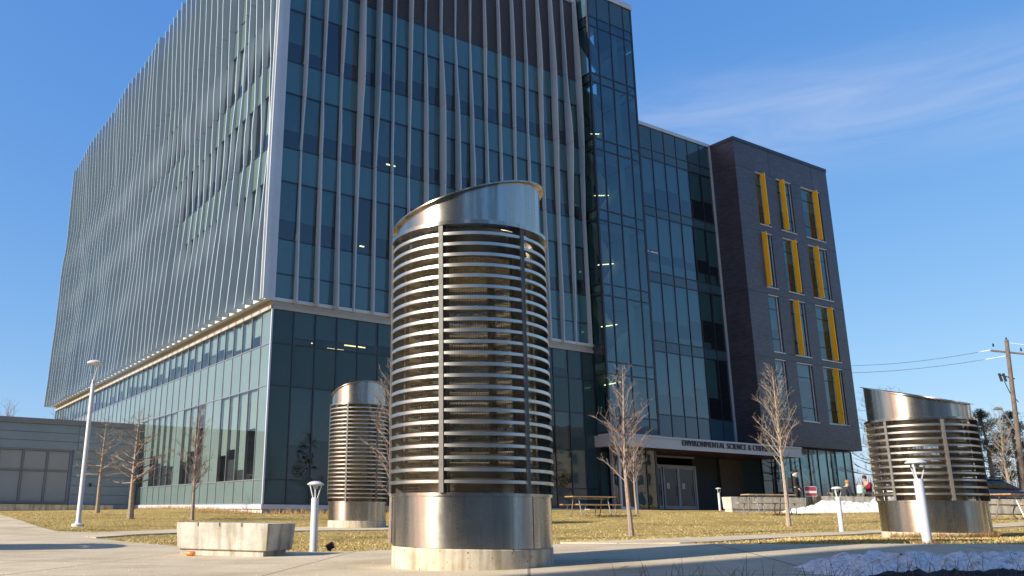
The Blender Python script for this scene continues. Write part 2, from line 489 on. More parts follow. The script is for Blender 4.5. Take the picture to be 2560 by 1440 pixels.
def lawn_mat():
    m, n, l, p = newmat('dry_lawn')
    nz = noise_node(n, l, 0.42, 8, 0.68)
    r = ramp(n, l, nz.outputs['Fac'], [(0.30, (0.20, 0.15, 0.05)), (0.42, (0.38, 0.28, 0.10)), (0.60, (0.50, 0.37, 0.14)), (0.72, (0.31, 0.195, 0.085))])
    nz2 = noise_node(n, l, 38, 5, 0.7)
    r2 = ramp(n, l, nz2.outputs['Fac'], [(0.32, (0.62, 0.60, 0.55)), (0.62, (1.18, 1.16, 1.1))])
    mx = n.new('ShaderNodeMixRGB'); mx.blend_type = 'MULTIPLY'; mx.inputs[0].default_value = 0.9
    l.new(r.outputs[0], mx.inputs[1]); l.new(r2.outputs[0], mx.inputs[2])
    l.new(mx.outputs[0], p.inputs['Base Color'])
    p.inputs['Roughness'].default_value = 1.0
    p.inputs['Specular IOR Level'].default_value = 0.1
    bump(n, l, nz2.outputs['Fac'], p, 1.0, 0.06)
    return m
M['lawn'] = lawn_mat()

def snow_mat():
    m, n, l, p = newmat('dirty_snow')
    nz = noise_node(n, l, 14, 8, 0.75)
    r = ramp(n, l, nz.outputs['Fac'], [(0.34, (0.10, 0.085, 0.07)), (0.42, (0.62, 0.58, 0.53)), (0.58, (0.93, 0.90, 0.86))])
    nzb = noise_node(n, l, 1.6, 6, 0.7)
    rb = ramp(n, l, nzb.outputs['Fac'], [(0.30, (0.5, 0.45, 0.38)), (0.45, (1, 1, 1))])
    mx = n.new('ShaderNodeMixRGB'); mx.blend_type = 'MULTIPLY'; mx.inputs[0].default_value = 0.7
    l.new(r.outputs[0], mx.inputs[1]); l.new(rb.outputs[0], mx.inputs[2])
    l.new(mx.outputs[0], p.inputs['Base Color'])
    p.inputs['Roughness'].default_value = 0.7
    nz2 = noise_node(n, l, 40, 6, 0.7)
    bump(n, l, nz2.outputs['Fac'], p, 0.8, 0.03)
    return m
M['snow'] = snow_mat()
M['soil'] = plain('dark_soil', (0.020, 0.015, 0.011), 0.95, 0, 0.5, 30, 0.9)
M['bark'] = plain('tree_bark', (0.29, 0.23, 0.17), 0.9, 0, 0.35, 20, 0.6)
M['bark_red'] = plain('reddish_bark', (0.25, 0.19, 0.155), 0.9, 0, 0.3, 20, 0.5)
M['bark_grey'] = plain('grey_bark', (0.24, 0.19, 0.14), 0.9, 0, 0.35, 20, 0.6)
M['needles'] = plain('pine_needles', (0.055, 0.065, 0.022), 0.8, 0, 0.45, 6)
M['table_wood'] = plain('stained_wood', (0.33, 0.19, 0.085), 0.6, 0, 0.3, 3, 0.2, mapping=(1, 14, 1))
M['table_wood_grey'] = plain('weathered_wood', (0.30, 0.24, 0.17), 0.75, 0, 0.3, 3, 0.2, mapping=(1, 14, 1))
M['pole_wood'] = plain('utility_pole_wood', (0.13, 0.10, 0.08), 0.9, 0, 0.3, 6, 0.4)

def siding_mat():
    m, n, l, p = newmat('grey_siding')
    nz = noise_node(n, l, 0.7, 4)
    r = ramp(n, l, nz.outputs['Fac'], [(0.3, (0.180, 0.235, 0.295)), (0.7, (0.210, 0.272, 0.340))])
    l.new(r.outputs[0], p.inputs['Base Color'])
    p.inputs['Roughness'].default_value = 0.5
    return m
M['siding'] = siding_mat()
M['siding_trim'] = plain('siding_trim', (0.17, 0.185, 0.205), 0.5, 0, 0.05, 1)

# ------------------------------------------------------------------ terrain
AZ = R(31.92)
uR = Vector((math.cos(AZ), math.sin(AZ), 0)); nR = Vector((uR.y, -uR.x, 0)); uL = -nR
P0 = Vector((-6.0714, 38.0, 1.0144))
def W(u, v, z=0.0):            # building frame -> world (v runs inward)
    return P0 + uR * u + uL * v + Vector((0, 0, z))

ctrl = [(0, 0, 0.0), (0, 5, 0.06), (6, 3, 0.10), (-8, 4, 0.02), (0.78, 10.0, 0.13), (-1.39, 13.83, 0.10), (6.84, 11.6, 0.38), (10.8, 21.8, 0.36), (15.6, 43.4, 0.963),
        (-8.88, 24.2, 0.27), (-1.44, 27.0, 0.24), (10.0, 16.4, 0.36), (13.2, 17.0, 0.42), (-6.2, 37.6, 0.62)]
for (u, v, z) in [(3, -0.3, -0.36), (10, -0.5, -0.18), (18.7, -0.6, -0.06), (24, -1.5, -0.15), (30, -2, -0.06), (38, -1, 0.02), (46, -1, 0.15), (-0.5, 8, -0.22), (-0.8, 19.6, -0.28), (-5, 19, -0.40), (-12, 19, -0.45), (30, 8, 0.0), (44, 10, 0.3), (0, 50, 0.0)]:
    p = W(u, v, z); ctrl.append((p.x, p.y, p.z))
ctrl += [(-60, 10, 0.0), (-60, 60, 0.8), (60, 0, 0.3), (0, -40, -0.4), (-50, -40, -0.3), (60, -40, 0), (60, 60, 2.0), (50, 90, 2.7), (110, 110, 4.2), (60, 160, 4.6), (0, 130, 2.0), (-60, 130, 1.2), (160, 60, 3.0), (35, 45, 1.3)]
cp = np.array(ctrl)
def _phi(r): return np.where(r > 1e-9, r * r * np.log(np.maximum(r, 1e-9)), 0.0)
_n = len(cp)
_D = np.linalg.norm(cp[:, None, :2] - cp[None, :, :2], axis=2)
_A = np.zeros((_n + 3, _n + 3))
_A[:_n, :_n] = _phi(_D) + np.eye(_n) * 0.5
_A[:_n, _n] = 1; _A[:_n, _n + 1:] = cp[:, :2]; _A[_n, :_n] = 1; _A[_n + 1:, :_n] = cp[:, :2].T
_w = np.linalg.solve(_A, np.concatenate([cp[:, 2], [0, 0, 0]]))
def ter(x, y):
    cxx, cyy = max(-70, min(170, x)), max(-50, min(170, y))
    r = np.hypot(cp[:, 0] - cxx, cp[:, 1] - cyy)
    return float(_phi(r) @ _w[:_n] + _w[_n] + _w[_n + 1] * cxx + _w[_n + 2] * cyy)

def ray(px, py):
    return rt * (px - CX) - upv * (py - CY) + fw * FPX
def aty(px, py, Y):
    d = ray(px, py); return Vector((0, 0, CZ)) + d * (Y / d.y)
def gp(px, py, ymax=140):       # where the line of sight through a pixel meets the ground
    d = ray(px, py); d = d / d.y
    y0, y = 2.0, 2.0
    while y < ymax:
        P = Vector((0, 0, CZ)) + d * y
        if P.z < ter(P.x, P.y):
            lo, hi = y0, y
            for _ in range(18):
                m_ = (lo + hi) / 2; P = Vector((0, 0, CZ)) + d * m_
                if P.z < ter(P.x, P.y): hi = m_
                else: lo = m_
            P = Vector((0, 0, CZ)) + d * hi
            return Vector((P.x, P.y, ter(P.x, P.y)))
        y0 = y; y *= 1.012
    P = Vector((0, 0, CZ)) + d * ymax
    return Vector((P.x, P.y, ter(P.x, P.y)))

# one ground sheet reaching the horizon
xs = list(np.concatenate([np.linspace(-900, -75, 8), np.arange(-70, -20, 4.0), np.arange(-20, 30, 0.5), np.arange(30, 170, 4.0), np.linspace(175, 900, 8)]))
ys = list(np.concatenate([np.linspace(-500, -55, 5), np.arange(-50, 3, 4.0), np.arange(3, 60, 0.5), np.arange(60, 170, 4.0), np.linspace(175, 1400, 8)]))
g = MB()
vv = []
for y in ys:
    for x in xs:
        vv.append((x, y, ter(x, y) + 0.018 * noise.noise((x * 0.9, y * 0.9, 0)) - 0.02))
ff = []
nx = len(xs)
for j in range(len(ys) - 1):
    for i in range(nx - 1):
        ff.append((j * nx + i, j * nx + i + 1, (j + 1) * nx + i + 1, (j + 1) * nx + i))
g.add(vv, ff, True)
tag(g.build('lawn_ground', M['lawn'], sharp=False), kind='structure')

def pip(x, y, poly):
    c = False
    j = len(poly) - 1
    for i in range(len(poly)):
        xi, yi = poly[i]; xj, yj = poly[j]
        if (yi > y) != (yj > y) and x < (xj - xi) * (y - yi) / (yj - yi) + xi: c = not c
        j = i
    return c

def sheet(name, poly, h, mat, step=0.8, edge=0.35, drop=0.12):
    # polygon in world xy draped over the terrain with a small kerb-like edge
    out = []
    for i in range(len(poly)):
        a, b = Vector(poly[i][:2]), Vector(poly[(i + 1) % len(poly)][:2])
        k = max(1, int((b - a).length / edge))
        for q in range(min(k, 60)): out.append(a.lerp(b, q / min(k, 60)))
    P2 = [(p.x, p.y) for p in out]
    x0, x1 = min(p[0] for p in P2), max(p[0] for p in P2); y0, y1 = min(p[1] for p in P2), max(p[1] for p in P2)
    pts = [Vector(p) for p in P2]
    x = x0
    while x < x1:
        y = y0
        while y < y1:
            xx, yy = x + random.uniform(-.1, .1), y + random.uniform(-.1, .1)
            if pip(xx, yy, P2): pts.append(Vector((xx, yy)))
            y += step
        x += step
    edges = [(i, (i + 1) % len(P2)) for i in range(len(P2))]
    r = delaunay_2d_cdt(pts, edges, [], 1, 1e-4)
    m = MB()
    m.add([(v.x, v.y, ter(v.x, v.y) + h) for v in r[0]], [tuple(f) for f in r[2]], True)
    n = len(P2)
    sk = [(x, y, ter(x, y) + h) for x, y in P2] + [(x, y, ter(x, y) + h - drop) for x, y in P2]
    m.add(sk, [(i, i + n, (i + 1) % n + n, (i + 1) % n) for i in range(n)])
    o = m.build(name, mat)
    bm_ = bmesh.new(); bm_.from_mesh(o.data); bmesh.ops.recalc_face_normals(bm_, faces=bm_.faces); bm_.to_mesh(o.data); bm_.free()
    for p in o.data.polygons:
        pass
    return tag(o, kind='structure')

def px2(lst): return [tuple(gp(x, y)[:2]) for x, y in lst]
fore_top = px2([(0, 1287), (45, 1300), (100, 1319), (140, 1329), (222, 1345), (330, 1357), (440, 1367), (640, 1377), (760, 1382), (880, 1380), (980, 1376), (1180, 1369), (1400, 1361), (1700, 1361), (2000, 1363), (2300, 1362), (2560, 1363)])
fore = [(-40, 24)] + [(-16, fore_top[0][1] - 2)] + fore_top + [(16, fore_top[-1][1] - 0.3), (40, 14), (40, -30), (-40, -30)]
sheet('walkway', fore, 0.012, M['pave'], 0.9, 0.4)
path1 = px2([(150, 1330), (240, 1332), (340, 1328), (440, 1324), (600, 1321), (760, 1318), (960, 1316), (1180, 1315), (1380, 1316), (1380, 1323), (1180, 1324), (960, 1325), (760, 1327), (600, 1330), (440, 1333), (340, 1337), (240, 1344), (190, 1341)])
path1 = path1[:1] + path1[1:8] + path1[11:]
sheet('footpath', path1, 0.010, M['pave'], 0.6, 0.3)
path2 = px2([(1400, 1357), (1520, 1353), (1664, 1347), (1780, 1343), (1864, 1339), (2030, 1333), (2203, 1325), (2380, 1317), (2560, 1305), (2560, 1315), (2380, 1325), (2205, 1332), (2030, 1341), (1912, 1347), (1800, 1354), (1700, 1358), (1560, 1359.5)])
sheet('cross_footpath', path2, 0.010, M['pave'], 0.6, 0.3)
pe = [W(17, -2.2), W(24, -4.4), W(33, -4.6), W(48, -5.5), W(60, -5.5), W(60, -1), W(46.3, 0.9), (W(36, 0.9)), W(35.6, 6), W(24, 6), W(23.9, -1), W(19.9, -1), W(19.9, 0.0), W(17, 0.0)]
sheet('entrance_plaza', [(p.x, p.y) for p in pe], 0.016, M['pave'], 0.8, 0.4)

# ------------------------------------------------------------------ main building
bld = empty('science_building', P0, AZ)
tag(bld, 'large science building with wavy pale fins, green glass, stair tower and dark brick wing', 'building')

STO = 4.67
LV = [9.05, 12.05, 16.72, 21.39, 26.05]
# fin tip distance from the lower wall plane, measured per fin at each storey joint
def interp(tab, i):
    ks = sorted(tab)
    if i <= ks[0]: return tab[ks[0]]
    if i >= ks[-1]: return tab[ks[-1]]
    for a, b in zip(ks, ks[1:]):
        if a <= i <= b: return tab[a] + (tab[b] - tab[a]) * (i - a) / (b - a)
def T(start, vals): return {start + k: v for k, v in enumerate(vals)}
L9 = T(0, [.93, .96, .99, 1.04, 1.06, 1.12, 1.04, .99, .99, .96, .93, .97, .98, 1.05, 1.11, 1.10, 1.04, .98, .95, .94, .97, 1.0, 1.06, 1.1, 1.08, 1.0, .96, .93, .95, .99, 1.04, 1.1, 1.1, 1.04, .98, .95, .93, .95, 1.0, 1.06, 1.1, 1.05, 1.0, .97, .95, .96, 1.0, 1.05, 1.1, 1.15])
L16 = T(0, [.57, .54, .60, .61, .73, .69, .64, .61, .57, .58, .54, .53, .58, .66, .70, .78, .85, .90, .91, .93, .90, .82, .74, .70, .66, .68, .72, .80, .85, .88, .84, .78, .70, .66, .68, .74, .8, .86, .9, .86, .8, .74, .7, .74, .8, .86, .9, .94, .98, 1.02])
L21 = T(0, [.71, .71, .67, .64, .55, .55, .63, .69, .72, .74, .76, .75, .72, .64, .63, .59, .61, .64, .66, .62, .60, .65, .73, .78, .79, .76, .71, .67, .62, .64, .64, .71, .79, .85, .82, .80, .80, .82, .84, .80, .75, .70, .66, .70, .76, .84, .92, .98, 1.02, 1.06])
L26 = T(3, [.80, .64, .69, .82, .87, .87, .91, .88, .92, .91, .83, .80, .73, .70, .68, .72, .78, .85, .9, .88, .84, .8, .78, .76, .76, .75, .76, .76, .73, .61, .61, .61, .62, .63, .62, .65, .67, .69, .72, .71, .66, .60, .64, .65, .72, .80, .90, 1.01, 1.13]); L26.update({0: .9, 1: .9, 2: .86})
L33 = T(16, [1.13, 1.07, 1.03, 1.0, 1.18, 1.14, 1.08, 1.03, 1.04, 1.08, 1.15, 1.20, 1.22, 1.24, 1.19, 1.13, 1.07, 1.0, 1.05, 1.06, 1.07, 1.12, 1.15, 1.16, 1.19, 1.20, 1.19, 1.14, 1.09, 1.04, 1.02, .97, 1.0, 1.02]); L33.update({0: .8, 4: .95, 8: 1.1, 12: 1.18})
LT = [(9.0, L9), (16.72, L16), (21.39, L21), (26.05, L26), (33.0, L33)]
R9 = T(1, [.4, .5, .55, .18, .3, .45, .4, .3, .2, .2, .3, .4, .5, .45, .4, .35, .25, .12, .3])
R16 = T(1, [.12, .28, .22, .36, .23, .2, .15, .39, .53, .49, .4, .3, .2, .15, .2, .25, .3, .35, .25])
R21 = T(1, [.4, .22, .22, .73, .54, .19, .29, .33, .54, .41, .32, .2, .19, .24, .15, .3, .47, .61, .46])
R26 = T(1, [.3, .4, .5, .65, .57, .32, .39, .11, .19, .06, .10, .29, .29, .35, .25, .44, .53, .34, .50])
R33 = T(1, [.2, .3, .2, .4, .3, .45, .5, .4, .45, .3, .35, .2, .15, .2, .1, .15, .25, .12, .25])
RT = [(9.0, R9), (16.72, R16), (21.39, R21), (26.05, R26), (33.0, R33)]
def tipd(tabs, i, z):
    for (z0, a), (z1, b) in zip(tabs, tabs[1:]):
        if z <= z1 + 1e-6:
            t = (z - z0) / (z1 - z0)
            return interp(a, i) * (1 - t) + interp(b, i) * t
    return interp(tabs[-1][1], i)

def make_fin(fmap, base_d, tabs, i, thick=0.07):
    # fmap(a, d, z): a = along offset, d = outward distance
    m = MB()
    joints = [8.98, 16.72, 21.39, 26.05, 33.0]
    for q in range(len(joints) - 1):
        z0, z1 = joints[q] + (0.012 if q else 0), joints[q + 1] - 0.012
        zs = [z0, z0 + (z1 - z0) * 0.33, z0 + (z1 - z0) * 0.66, z1]
        rnd = random.Random(i * 7 + q)
        kd = [0, rnd.uniform(-.03, .05), rnd.uniform(-.04, .04), 0]
        ds = [tipd(tabs, i, z) + k for z, k in zip(zs, kd)]
        ring = []
        for z, d in zip(zs, ds):
            d = max(d, base_d + 0.06)
            ring.append([fmap(-thick / 2, base_d, z), fmap(-thick * .5, d, z), fmap(thick * .5, d, z), fmap(thick / 2, base_d, z)])
        vs = [p for r_ in ring for p in r_]
        fs = []
        for k in range(3):
            for j in range(4):
                fs.append((k * 4 + j, k * 4 + (j + 1) % 4, (k + 1) * 4 + (j + 1) % 4, (k + 1) * 4 + j))
        fs.append((3, 2, 1, 0)); fs.append((12, 13, 14, 15))
        m.add(vs, fs)
    return m

WL = 0.45      # upper west wall plane distance
for i in range(50):
    v0 = 0.27 + 1.036 * i
    make_fin(lambda a, d, z, v0=v0: (-d, v0 + a, z), WL - 0.03, LT, i).build('fin', M['fin'], bld)
for i in range(1, 20):
    u0 = 1.036 * i - 0.02
    make_fin(lambda a, d, z, u0=u0: (u0 + a, -d, z), -0.02, RT, i).build('fin', M['fin'], bld)

panes = []      # (mesh builder data) panes of glass collected: (priority, [4 pts], material key, blind data)
def facade(fm, edges, rows, depth_mull=0.07, mkeyV='pane', mkeyS='spandrel', prio=0, wide=0.055, mullmat='mullion', seed=1, blind=True, drop=(0.45, 0.75), name='spandrel_panels', hw=0.05, sill=False):
    """fm(a, d, z) maps along/outward/up to local coordinates. rows: (z0, z1, type)."""
    rnd = random.Random(seed)
    ml, lo = MB(), MB()
    outw = Vector(fm(0, 1, 0)) - Vector(fm(0, 0, 0))
    q0 = [Vector(fm(0, 0, 0)), Vector(fm(1, 0, 0)), Vector(fm(1, 0, 1))]
    flip = (q0[1] - q0[0]).cross(q0[2] - q0[0]).dot(outw) < 0
    def orient(q): return q[::-1] if flip else q
    def bx(a0, a1, d0, d1, z0, z1, mb):
        mb.pts8([fm(a0, d0, z0), fm(a1, d0, z0), fm(a1, d1, z0), fm(a0, d1, z0), fm(a0, d0, z1), fm(a1, d0, z1), fm(a1, d1, z1), fm(a0, d1, z1)])
    for (z0, z1, ty) in rows:
        sp = MB()
        for j in range(len(edges) - 1):
            a0, a1 = edges[j], edges[j + 1]
            t = ty(j) if callable(ty) else ty
            if t == 'S':
                e = rnd.uniform(-.005, .005); e2 = rnd.uniform(-.005, .005)
                sp.add(orient([fm(a0, e, z0), fm(a1, e2, z0), fm(a1, -e, z1), fm(a0, -e2, z1)]), [(0, 1, 2, 3)])
                bx(a0, a1, -0.12, -0.06, z0, z1, sp)
            elif t == 'M':
                lo.add([fm(a0, 0, z0), fm(a1, 0, z0), fm(a1, 0, z1), fm(a0, 0, z1)], [(0, 1, 2, 3)])
            elif t == 'V':
                e = rnd.uniform(-.004, .004); e2 = rnd.uniform(-.004, .004)
                quad = orient([fm(a0, e, z0), fm(a1, e2, z0), fm(a1, -e, z1), fm(a0, -e2, z1)])
                bl = None
                if blind and rnd.random() < 0.93:
                    zb = z1 - (z1 - z0) * rnd.uniform(*drop)
                    bl = [fm(a0 + .05, -.13, zb), fm(a1 - .05, -.13, zb), fm(a1 - .05, -.13, z1), fm(a0 + .05, -.13, z1)]
                panes.append((prio - (abs(a0)) * 0.001, quad, mkeyV, bl))
        if sp.f: sp.build('spandrel_band', M[mkeyS], bld)
    zlo, zhi = rows[0][0], rows[-1][1]
    for a in edges:
        bx(a - wide / 2, a + wide / 2, -0.10, depth_mull * 0.5, zlo, zhi, ml)
    zz = sorted(set([r_[0] for r_ in rows] + [rows[-1][1]]))
    for z in zz:
        bx(edges[0], edges[-1], -0.10, depth_mull * 0.38, z - hw / 2, z + hw / 2, ml)
    if lo.f: lo.build('louvre_screen', M['louvre'], bld)
    ml.build('mullion_grid', M[mullmat], bld)

# -- lower block, west face (grazing, sunlit)
eL = [0.03] + [1.19 * k for k in range(1, 44)]
def lv_low(j): return 'V' if (j % 5 != 0 and j % 11 != 6) else 'S'
def lv_up(j): return 'V' if j > 0 else 'S'
facade(lambda a, d, z: (-d, a, z), eL, [(0.0, 1.03, 'S'), (1.03, 5.15, lv_low), (5.15, 7.07, 'S'), (7.07, 8.66, lv_up)], mkeyV='pane_west', mkeyS='spandrel_sunlit', prio=4, seed=3, drop=(0.35, 0.9), name='spandrel_panels', mullmat='mull_light', wide=0.045)
# -- lower block, south face
eR = [0.0] + [1.06 + 1.128 * k for k in range(0, 17)] + [19.93]
def rlow(j): return 'V' if j in (1, 2, 3, 4, 5, 6, 7, 8, 9, 10, 11, 12, 13, 14, 15) else 'S'
facade(lambda a, d, z: (a, -d, z), eR, [(0.0, 1.03, 'S'), (1.03, 5.15, rlow), (5.15, 7.07, 'S'), (7.07, 8.66, rlow)], mkeyV='pane_wavy', mkeyS='spandrel_shaded', prio=6, seed=5, drop=(0.55, 0.8), hw=0.06)
# -- upper block
eU = [0.0] + [1.036 * i - 0.02 for i in range(1, 20)] + [19.95]
rows_up = [(9.2, 10.35, 'S'), (10.35, 12.05, 'S')]
for z in LV[1:4]: rows_up += [(z, z + 2.92, 'V'), (z + 2.92, z + STO, 'S')]
rows_up += [(26.05, 31.6, 'M')]
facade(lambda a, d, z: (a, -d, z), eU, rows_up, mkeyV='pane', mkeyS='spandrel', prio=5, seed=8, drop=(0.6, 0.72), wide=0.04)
eV = [-0.1] + [0.27 + 1.036 * i for i in range(50)]
rows_l = [(9.32, 10.35, 'S'), (10.35, 12.05, 'S')]
for z in LV[1:4]: rows_l += [(z, z + 2.92, 'V'), (z + 2.92, z + STO, 'S')]
rows_l += [(26.05, 31.6, 'S')]
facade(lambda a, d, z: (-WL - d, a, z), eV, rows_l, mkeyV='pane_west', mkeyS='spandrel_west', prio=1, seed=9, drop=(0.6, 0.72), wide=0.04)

# trims, corner post, soffits and cores
m = MB()
m.box(-WL - 0.05, -WL + 0.14, -0.1, 51.4, 9.02, 9.32)        # west bottom beam
m.box(-WL - 0.05, 19.98, -0.10, 0.06, 9.02, 9.18)            # south bottom beam
m.box(-0.66, -0.40, -0.02, 0.05, 9.0, 33.0)                  # corner strips
m.box(-0.66, -0.44, -0.34, -0.28, 9.0, 33.0)
m.box(-0.50, -0.30, -0.28, -0.02, 9.0, 33.0)
m.box(-0.30, 0.03, -0.10, -0.02, 9.18, 33.0)
m.build('edge_trim', M['trim'], bld)
m = MB()
m.box(-WL + 0.14, 20.0, 0.06, 51.3, 9.02, 9.10)
m.build('soffit', M['soffit'], bld)
m = MB()
m.box(-0.12, 19.96, -0.08, 0.0, 8.64, 8.80); m.box(-0.12, 0.0, -0.08, 51.2, 8.64, 8.80)
m.box(-0.04, 19.96, -0.02, 51.1, 8.80, 9.02)
m.build('soffit_band', M['soffit'], bld)
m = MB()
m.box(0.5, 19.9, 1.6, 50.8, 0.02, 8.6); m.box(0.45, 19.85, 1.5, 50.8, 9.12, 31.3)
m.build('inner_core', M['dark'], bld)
m = MB()
for z in (4.95, 12.0, 16.66, 21.33, 25.98): m.box(-0.15 if z > 9 else 0.14, 19.9, 0.15, 51.0, z - 0.35, z - 0.02)
m.box(-0.3, 19.9, 0.12, 51.0, 31.1, 31.5)
m.box(0.10, 19.9, 0.12, 51.0, 0.55, 0.95)
m.build('floor_slab', M['slab'], bld)
m = MB(); m.box(-0.40, 19.95, 51.1, 51.3, 9.1, 31.6); m.box(0.1, 19.95, 50.9, 51.1, -0.6, 8.6); m.box(-0.45, 20.0, -0.05, 51.3, 31.6, 31.85)
m.box(19.80, 19.94, 3.5, 51.0, 0, 31.6)
m.build('end_wall', M['siding'], bld)
m = MB(); m.box(-0.12, 19.93, -0.12, 20.3, -0.22, -0.03)
m.build('sill', M['trim'], bld)
m = MB(); m.box(-0.05, 19.93, -0.05, 20.3, -1.2, -0.22)
m.build('plinth', M['concrete_sill'], bld)
m = MB(); m.box(-0.075, 0.0, -0.075, 0.0, 0.0, 8.64)
m.build('corner_post', M['trim'], bld)
# things glimpsed indoors: strip lights, boxes on a sill
m = MB()
for (u, v, z, L) in [(3.5, 1.3, 7.35, .9), (4.45, 1.3, 7.62, .95), (2.25, 1.0, 7.45, .3), (4.5, 1.45, 7.22, .4), (5.2, 1.0, 7.55, .25), (6.45, 0.9, 17.6, .55), (4.95, 0.9, 12.75, .25)]:
    m.box(u, u + L, v, v + 0.06, z, z + 0.045)
m.build('strip_light', M['lamp_strip'], bld)
m = MB()
m.box(1.12, 1.60, 0.25, 0.6, 7.12, 7.38); m.box(1.64, 2.12, 0.25, 0.6, 7.12, 7.36)
m.build('storage_boxes', M['yellow_box'], bld)
m = MB()
rnd = random.Random(4)
for j in range(1, 20):
    if rnd.random() < .5: a = 1.19 * j + .3; m.box(0.18, 0.4, a, a + rnd.uniform(.2, .5), 1.06, 1.06 + rnd.uniform(.15, .4))
for j in range(1, 14):
    if rnd.random() < .5: a = 1.06 + 1.128 * j + .2; m.box(a, a + rnd.uniform(.2, .5), .2, .4, 1.06, 1.06 + rnd.uniform(.15, .3))
m.build('sill_clutter', M['paper'], bld)

# -- stair tower
TU = [19.97, 20.81, 21.96, 23.18, 23.94]
trows = [(4.10, 5.0, 'S'), (5.0, 7.36, 'V'), (7.36, 8.06, 'V')]
for z in (8.06, 12.64, 17.24, 21.86, 26.29):
    zt = {8.06: 11.96, 12.64: 16.57, 17.24: 21.16, 21.86: 25.69, 26.29: 29.67}[z]
    zn = {8.06: 12.64, 12.64: 17.24, 17.24: 21.86, 21.86: 26.29, 26.29: 30.34}[z]
    trows += [(z, zt, 'V'), (zt, zn, 'V')]
trows += [(30.34, 32.05, 'S')]
facade(lambda a, d, z: (a, -1.0 - d, z), TU, trows, mkeyV='pane_sky_tint', mkeyS='spandrel_dark', prio=9, seed=21, blind=False, hw=0.07)
facade(lambda a, d, z: (19.97 - d, a, z), [-1.0, 0.0], trows, mkeyV='pane', mkeyS='spandrel_dark', prio=9, seed=22, blind=False)
facade(lambda a, d, z: (23.94 + d, a, z), [-1.0, 0.65, 2.3], trows, mkeyV='pane_sky_tint', mkeyS='spandrel_dark', prio=9, seed=23, blind=False)
m = MB(); m.box(19.9, 24.05, -1.08, 3.6, 32.05, 32.32); m.box(19.95, 24.0, -1.02, 3.6, 32.32, 32.5)
m.build('tower_roof', M['trim'], bld)
m = MB(); m.box(19.96, 23.92, 3.2, 3.4, 0, 32.0); m.box(19.955, 20.02, 0.15, 3.2, 0.0, 32.0)
m.build('stair_wall', M['plaster'], bld)
m = MB()
for z in (4.1, 8.06, 12.64, 17.24, 21.86, 26.29):
    m.box(20.05, 23.86, 0.9, 3.2, z - 0.42, z - 0.05)
    m.box(20.05, 20.75, -0.9, 0.9, z - 0.42, z - 0.05)
    # two slanted flights
    for (u0, u1, z0, z1, y0, y1) in ((20.4, 22.4, z - 0.3, z + 2.0, -0.85, 0.05), (22.4, 20.4, z + 2.0, z + 4.3, 0.15, 1.0)):
        a = [(u0, y0, z0 - .18), (u1, y0, z1 - .18), (u1, y1, z1 - .18), (u0, y1, z0 - .18), (u0, y0, z0 + .02), (u1, y0, z1 + .02), (u1, y1, z1 + .02), (u0, y1, z0 + .02)]
        m.pts8(a)
m.build('staircase', M['plaster'], bld)
m = MB()
for z in (4.1, 8.06, 12.64, 17.24, 21.86):
    for k in range(8):
        y = -0.92 + k * 0.24
        m.box(20.10, 20.125, y, y + 0.02, z, z + 1.05)
    m.box(20.095, 20.13, -0.94, 1.0, z + 1.05, z + 1.09)
    for k in range(4): m.box(20.14 + k * .18, 20.16 + k * .18, -0.93, -0.91, z, z + 1.05)
m.build('stair_railing', M['mull_light'], bld)
m = MB(); m.lathe([(0.22, 0), (0.22, 32.0)], 20, c=(22.85, -0.35, 0)); m.build('round_column', M['plaster'], bld)
m = MB()
for z in (6.9, 10.35, 14.15, 18.6, 22.75):
    m.bar((20.85, 0.1, z), (21.75, 0.1, z + 0.20), 0.05, 0.05); m.bar((22.0, 0.15, z + 0.27), (22.2, 0.15, z + 0.31), 0.05, 0.05)
m.build('strip_light', M['lamp_strip'], bld)

# -- glazed link
KU = [23.98, 25.21, 26.45, 27.69, 28.88, 30.15, 31.38, 32.62, 33.91, 35.12]
krows = [(3.95, 5.88, 'S'), (5.88, 9.99, 'V'), (9.99, 10.69, 'S'), (10.69, 14.71, 'V'), (14.71, 15.41, 'S'), (15.41, 19.43, 'V'), (19.43, 20.05, 'S'), (20.05, 23.70, 'V'), (23.70, 24.38, 'S'), (24.38, 26.1, 'S')]
facade(lambda a, d, z: (a, 2.3 - d, z), KU, krows, mkeyV='pane_sky_tint', mkeyS='spandrel_dark', prio=9, seed=31, drop=(0.5, 0.72), hw=0.07)
m = MB(); m.box(24.0, 35.15, 2.22, 6.5, 26.1, 26.35); m.box(35.02, 35.12, 2.18, 2.3, 3.95, 26.1)
m.build('roof_edge', M['trim'], bld)
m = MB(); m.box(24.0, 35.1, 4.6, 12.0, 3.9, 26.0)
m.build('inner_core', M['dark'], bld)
m = MB()
for z in (5.85, 10.4, 15.1, 19.8, 24.1): m.box(24.05, 35.1, 2.42, 4.6, z - 0.3, z)
m.build('floor_slab', M['slab'], bld)
m = MB(); m.box(28.0, 33.8, 2.6, 2.8, 15.45, 16.2); m.box(34.0, 35.0, 2.6, 2.8, 15.45, 16.2); m.box(30.2, 33.8, 2.6, 2.8, 10.75, 11.2)
m.build('sill_cabinet', M['plaster'], bld)
m = MB(); m.box(27.8, 28.8, 3.1, 3.15, 17.15, 17.2); m.box(29.0, 30.1, 3.1, 3.15, 17.15, 17.2)
m.build('strip_light', emit('dim_light_strip', (1.0, 0.45, 0.25), 0.5), bld)

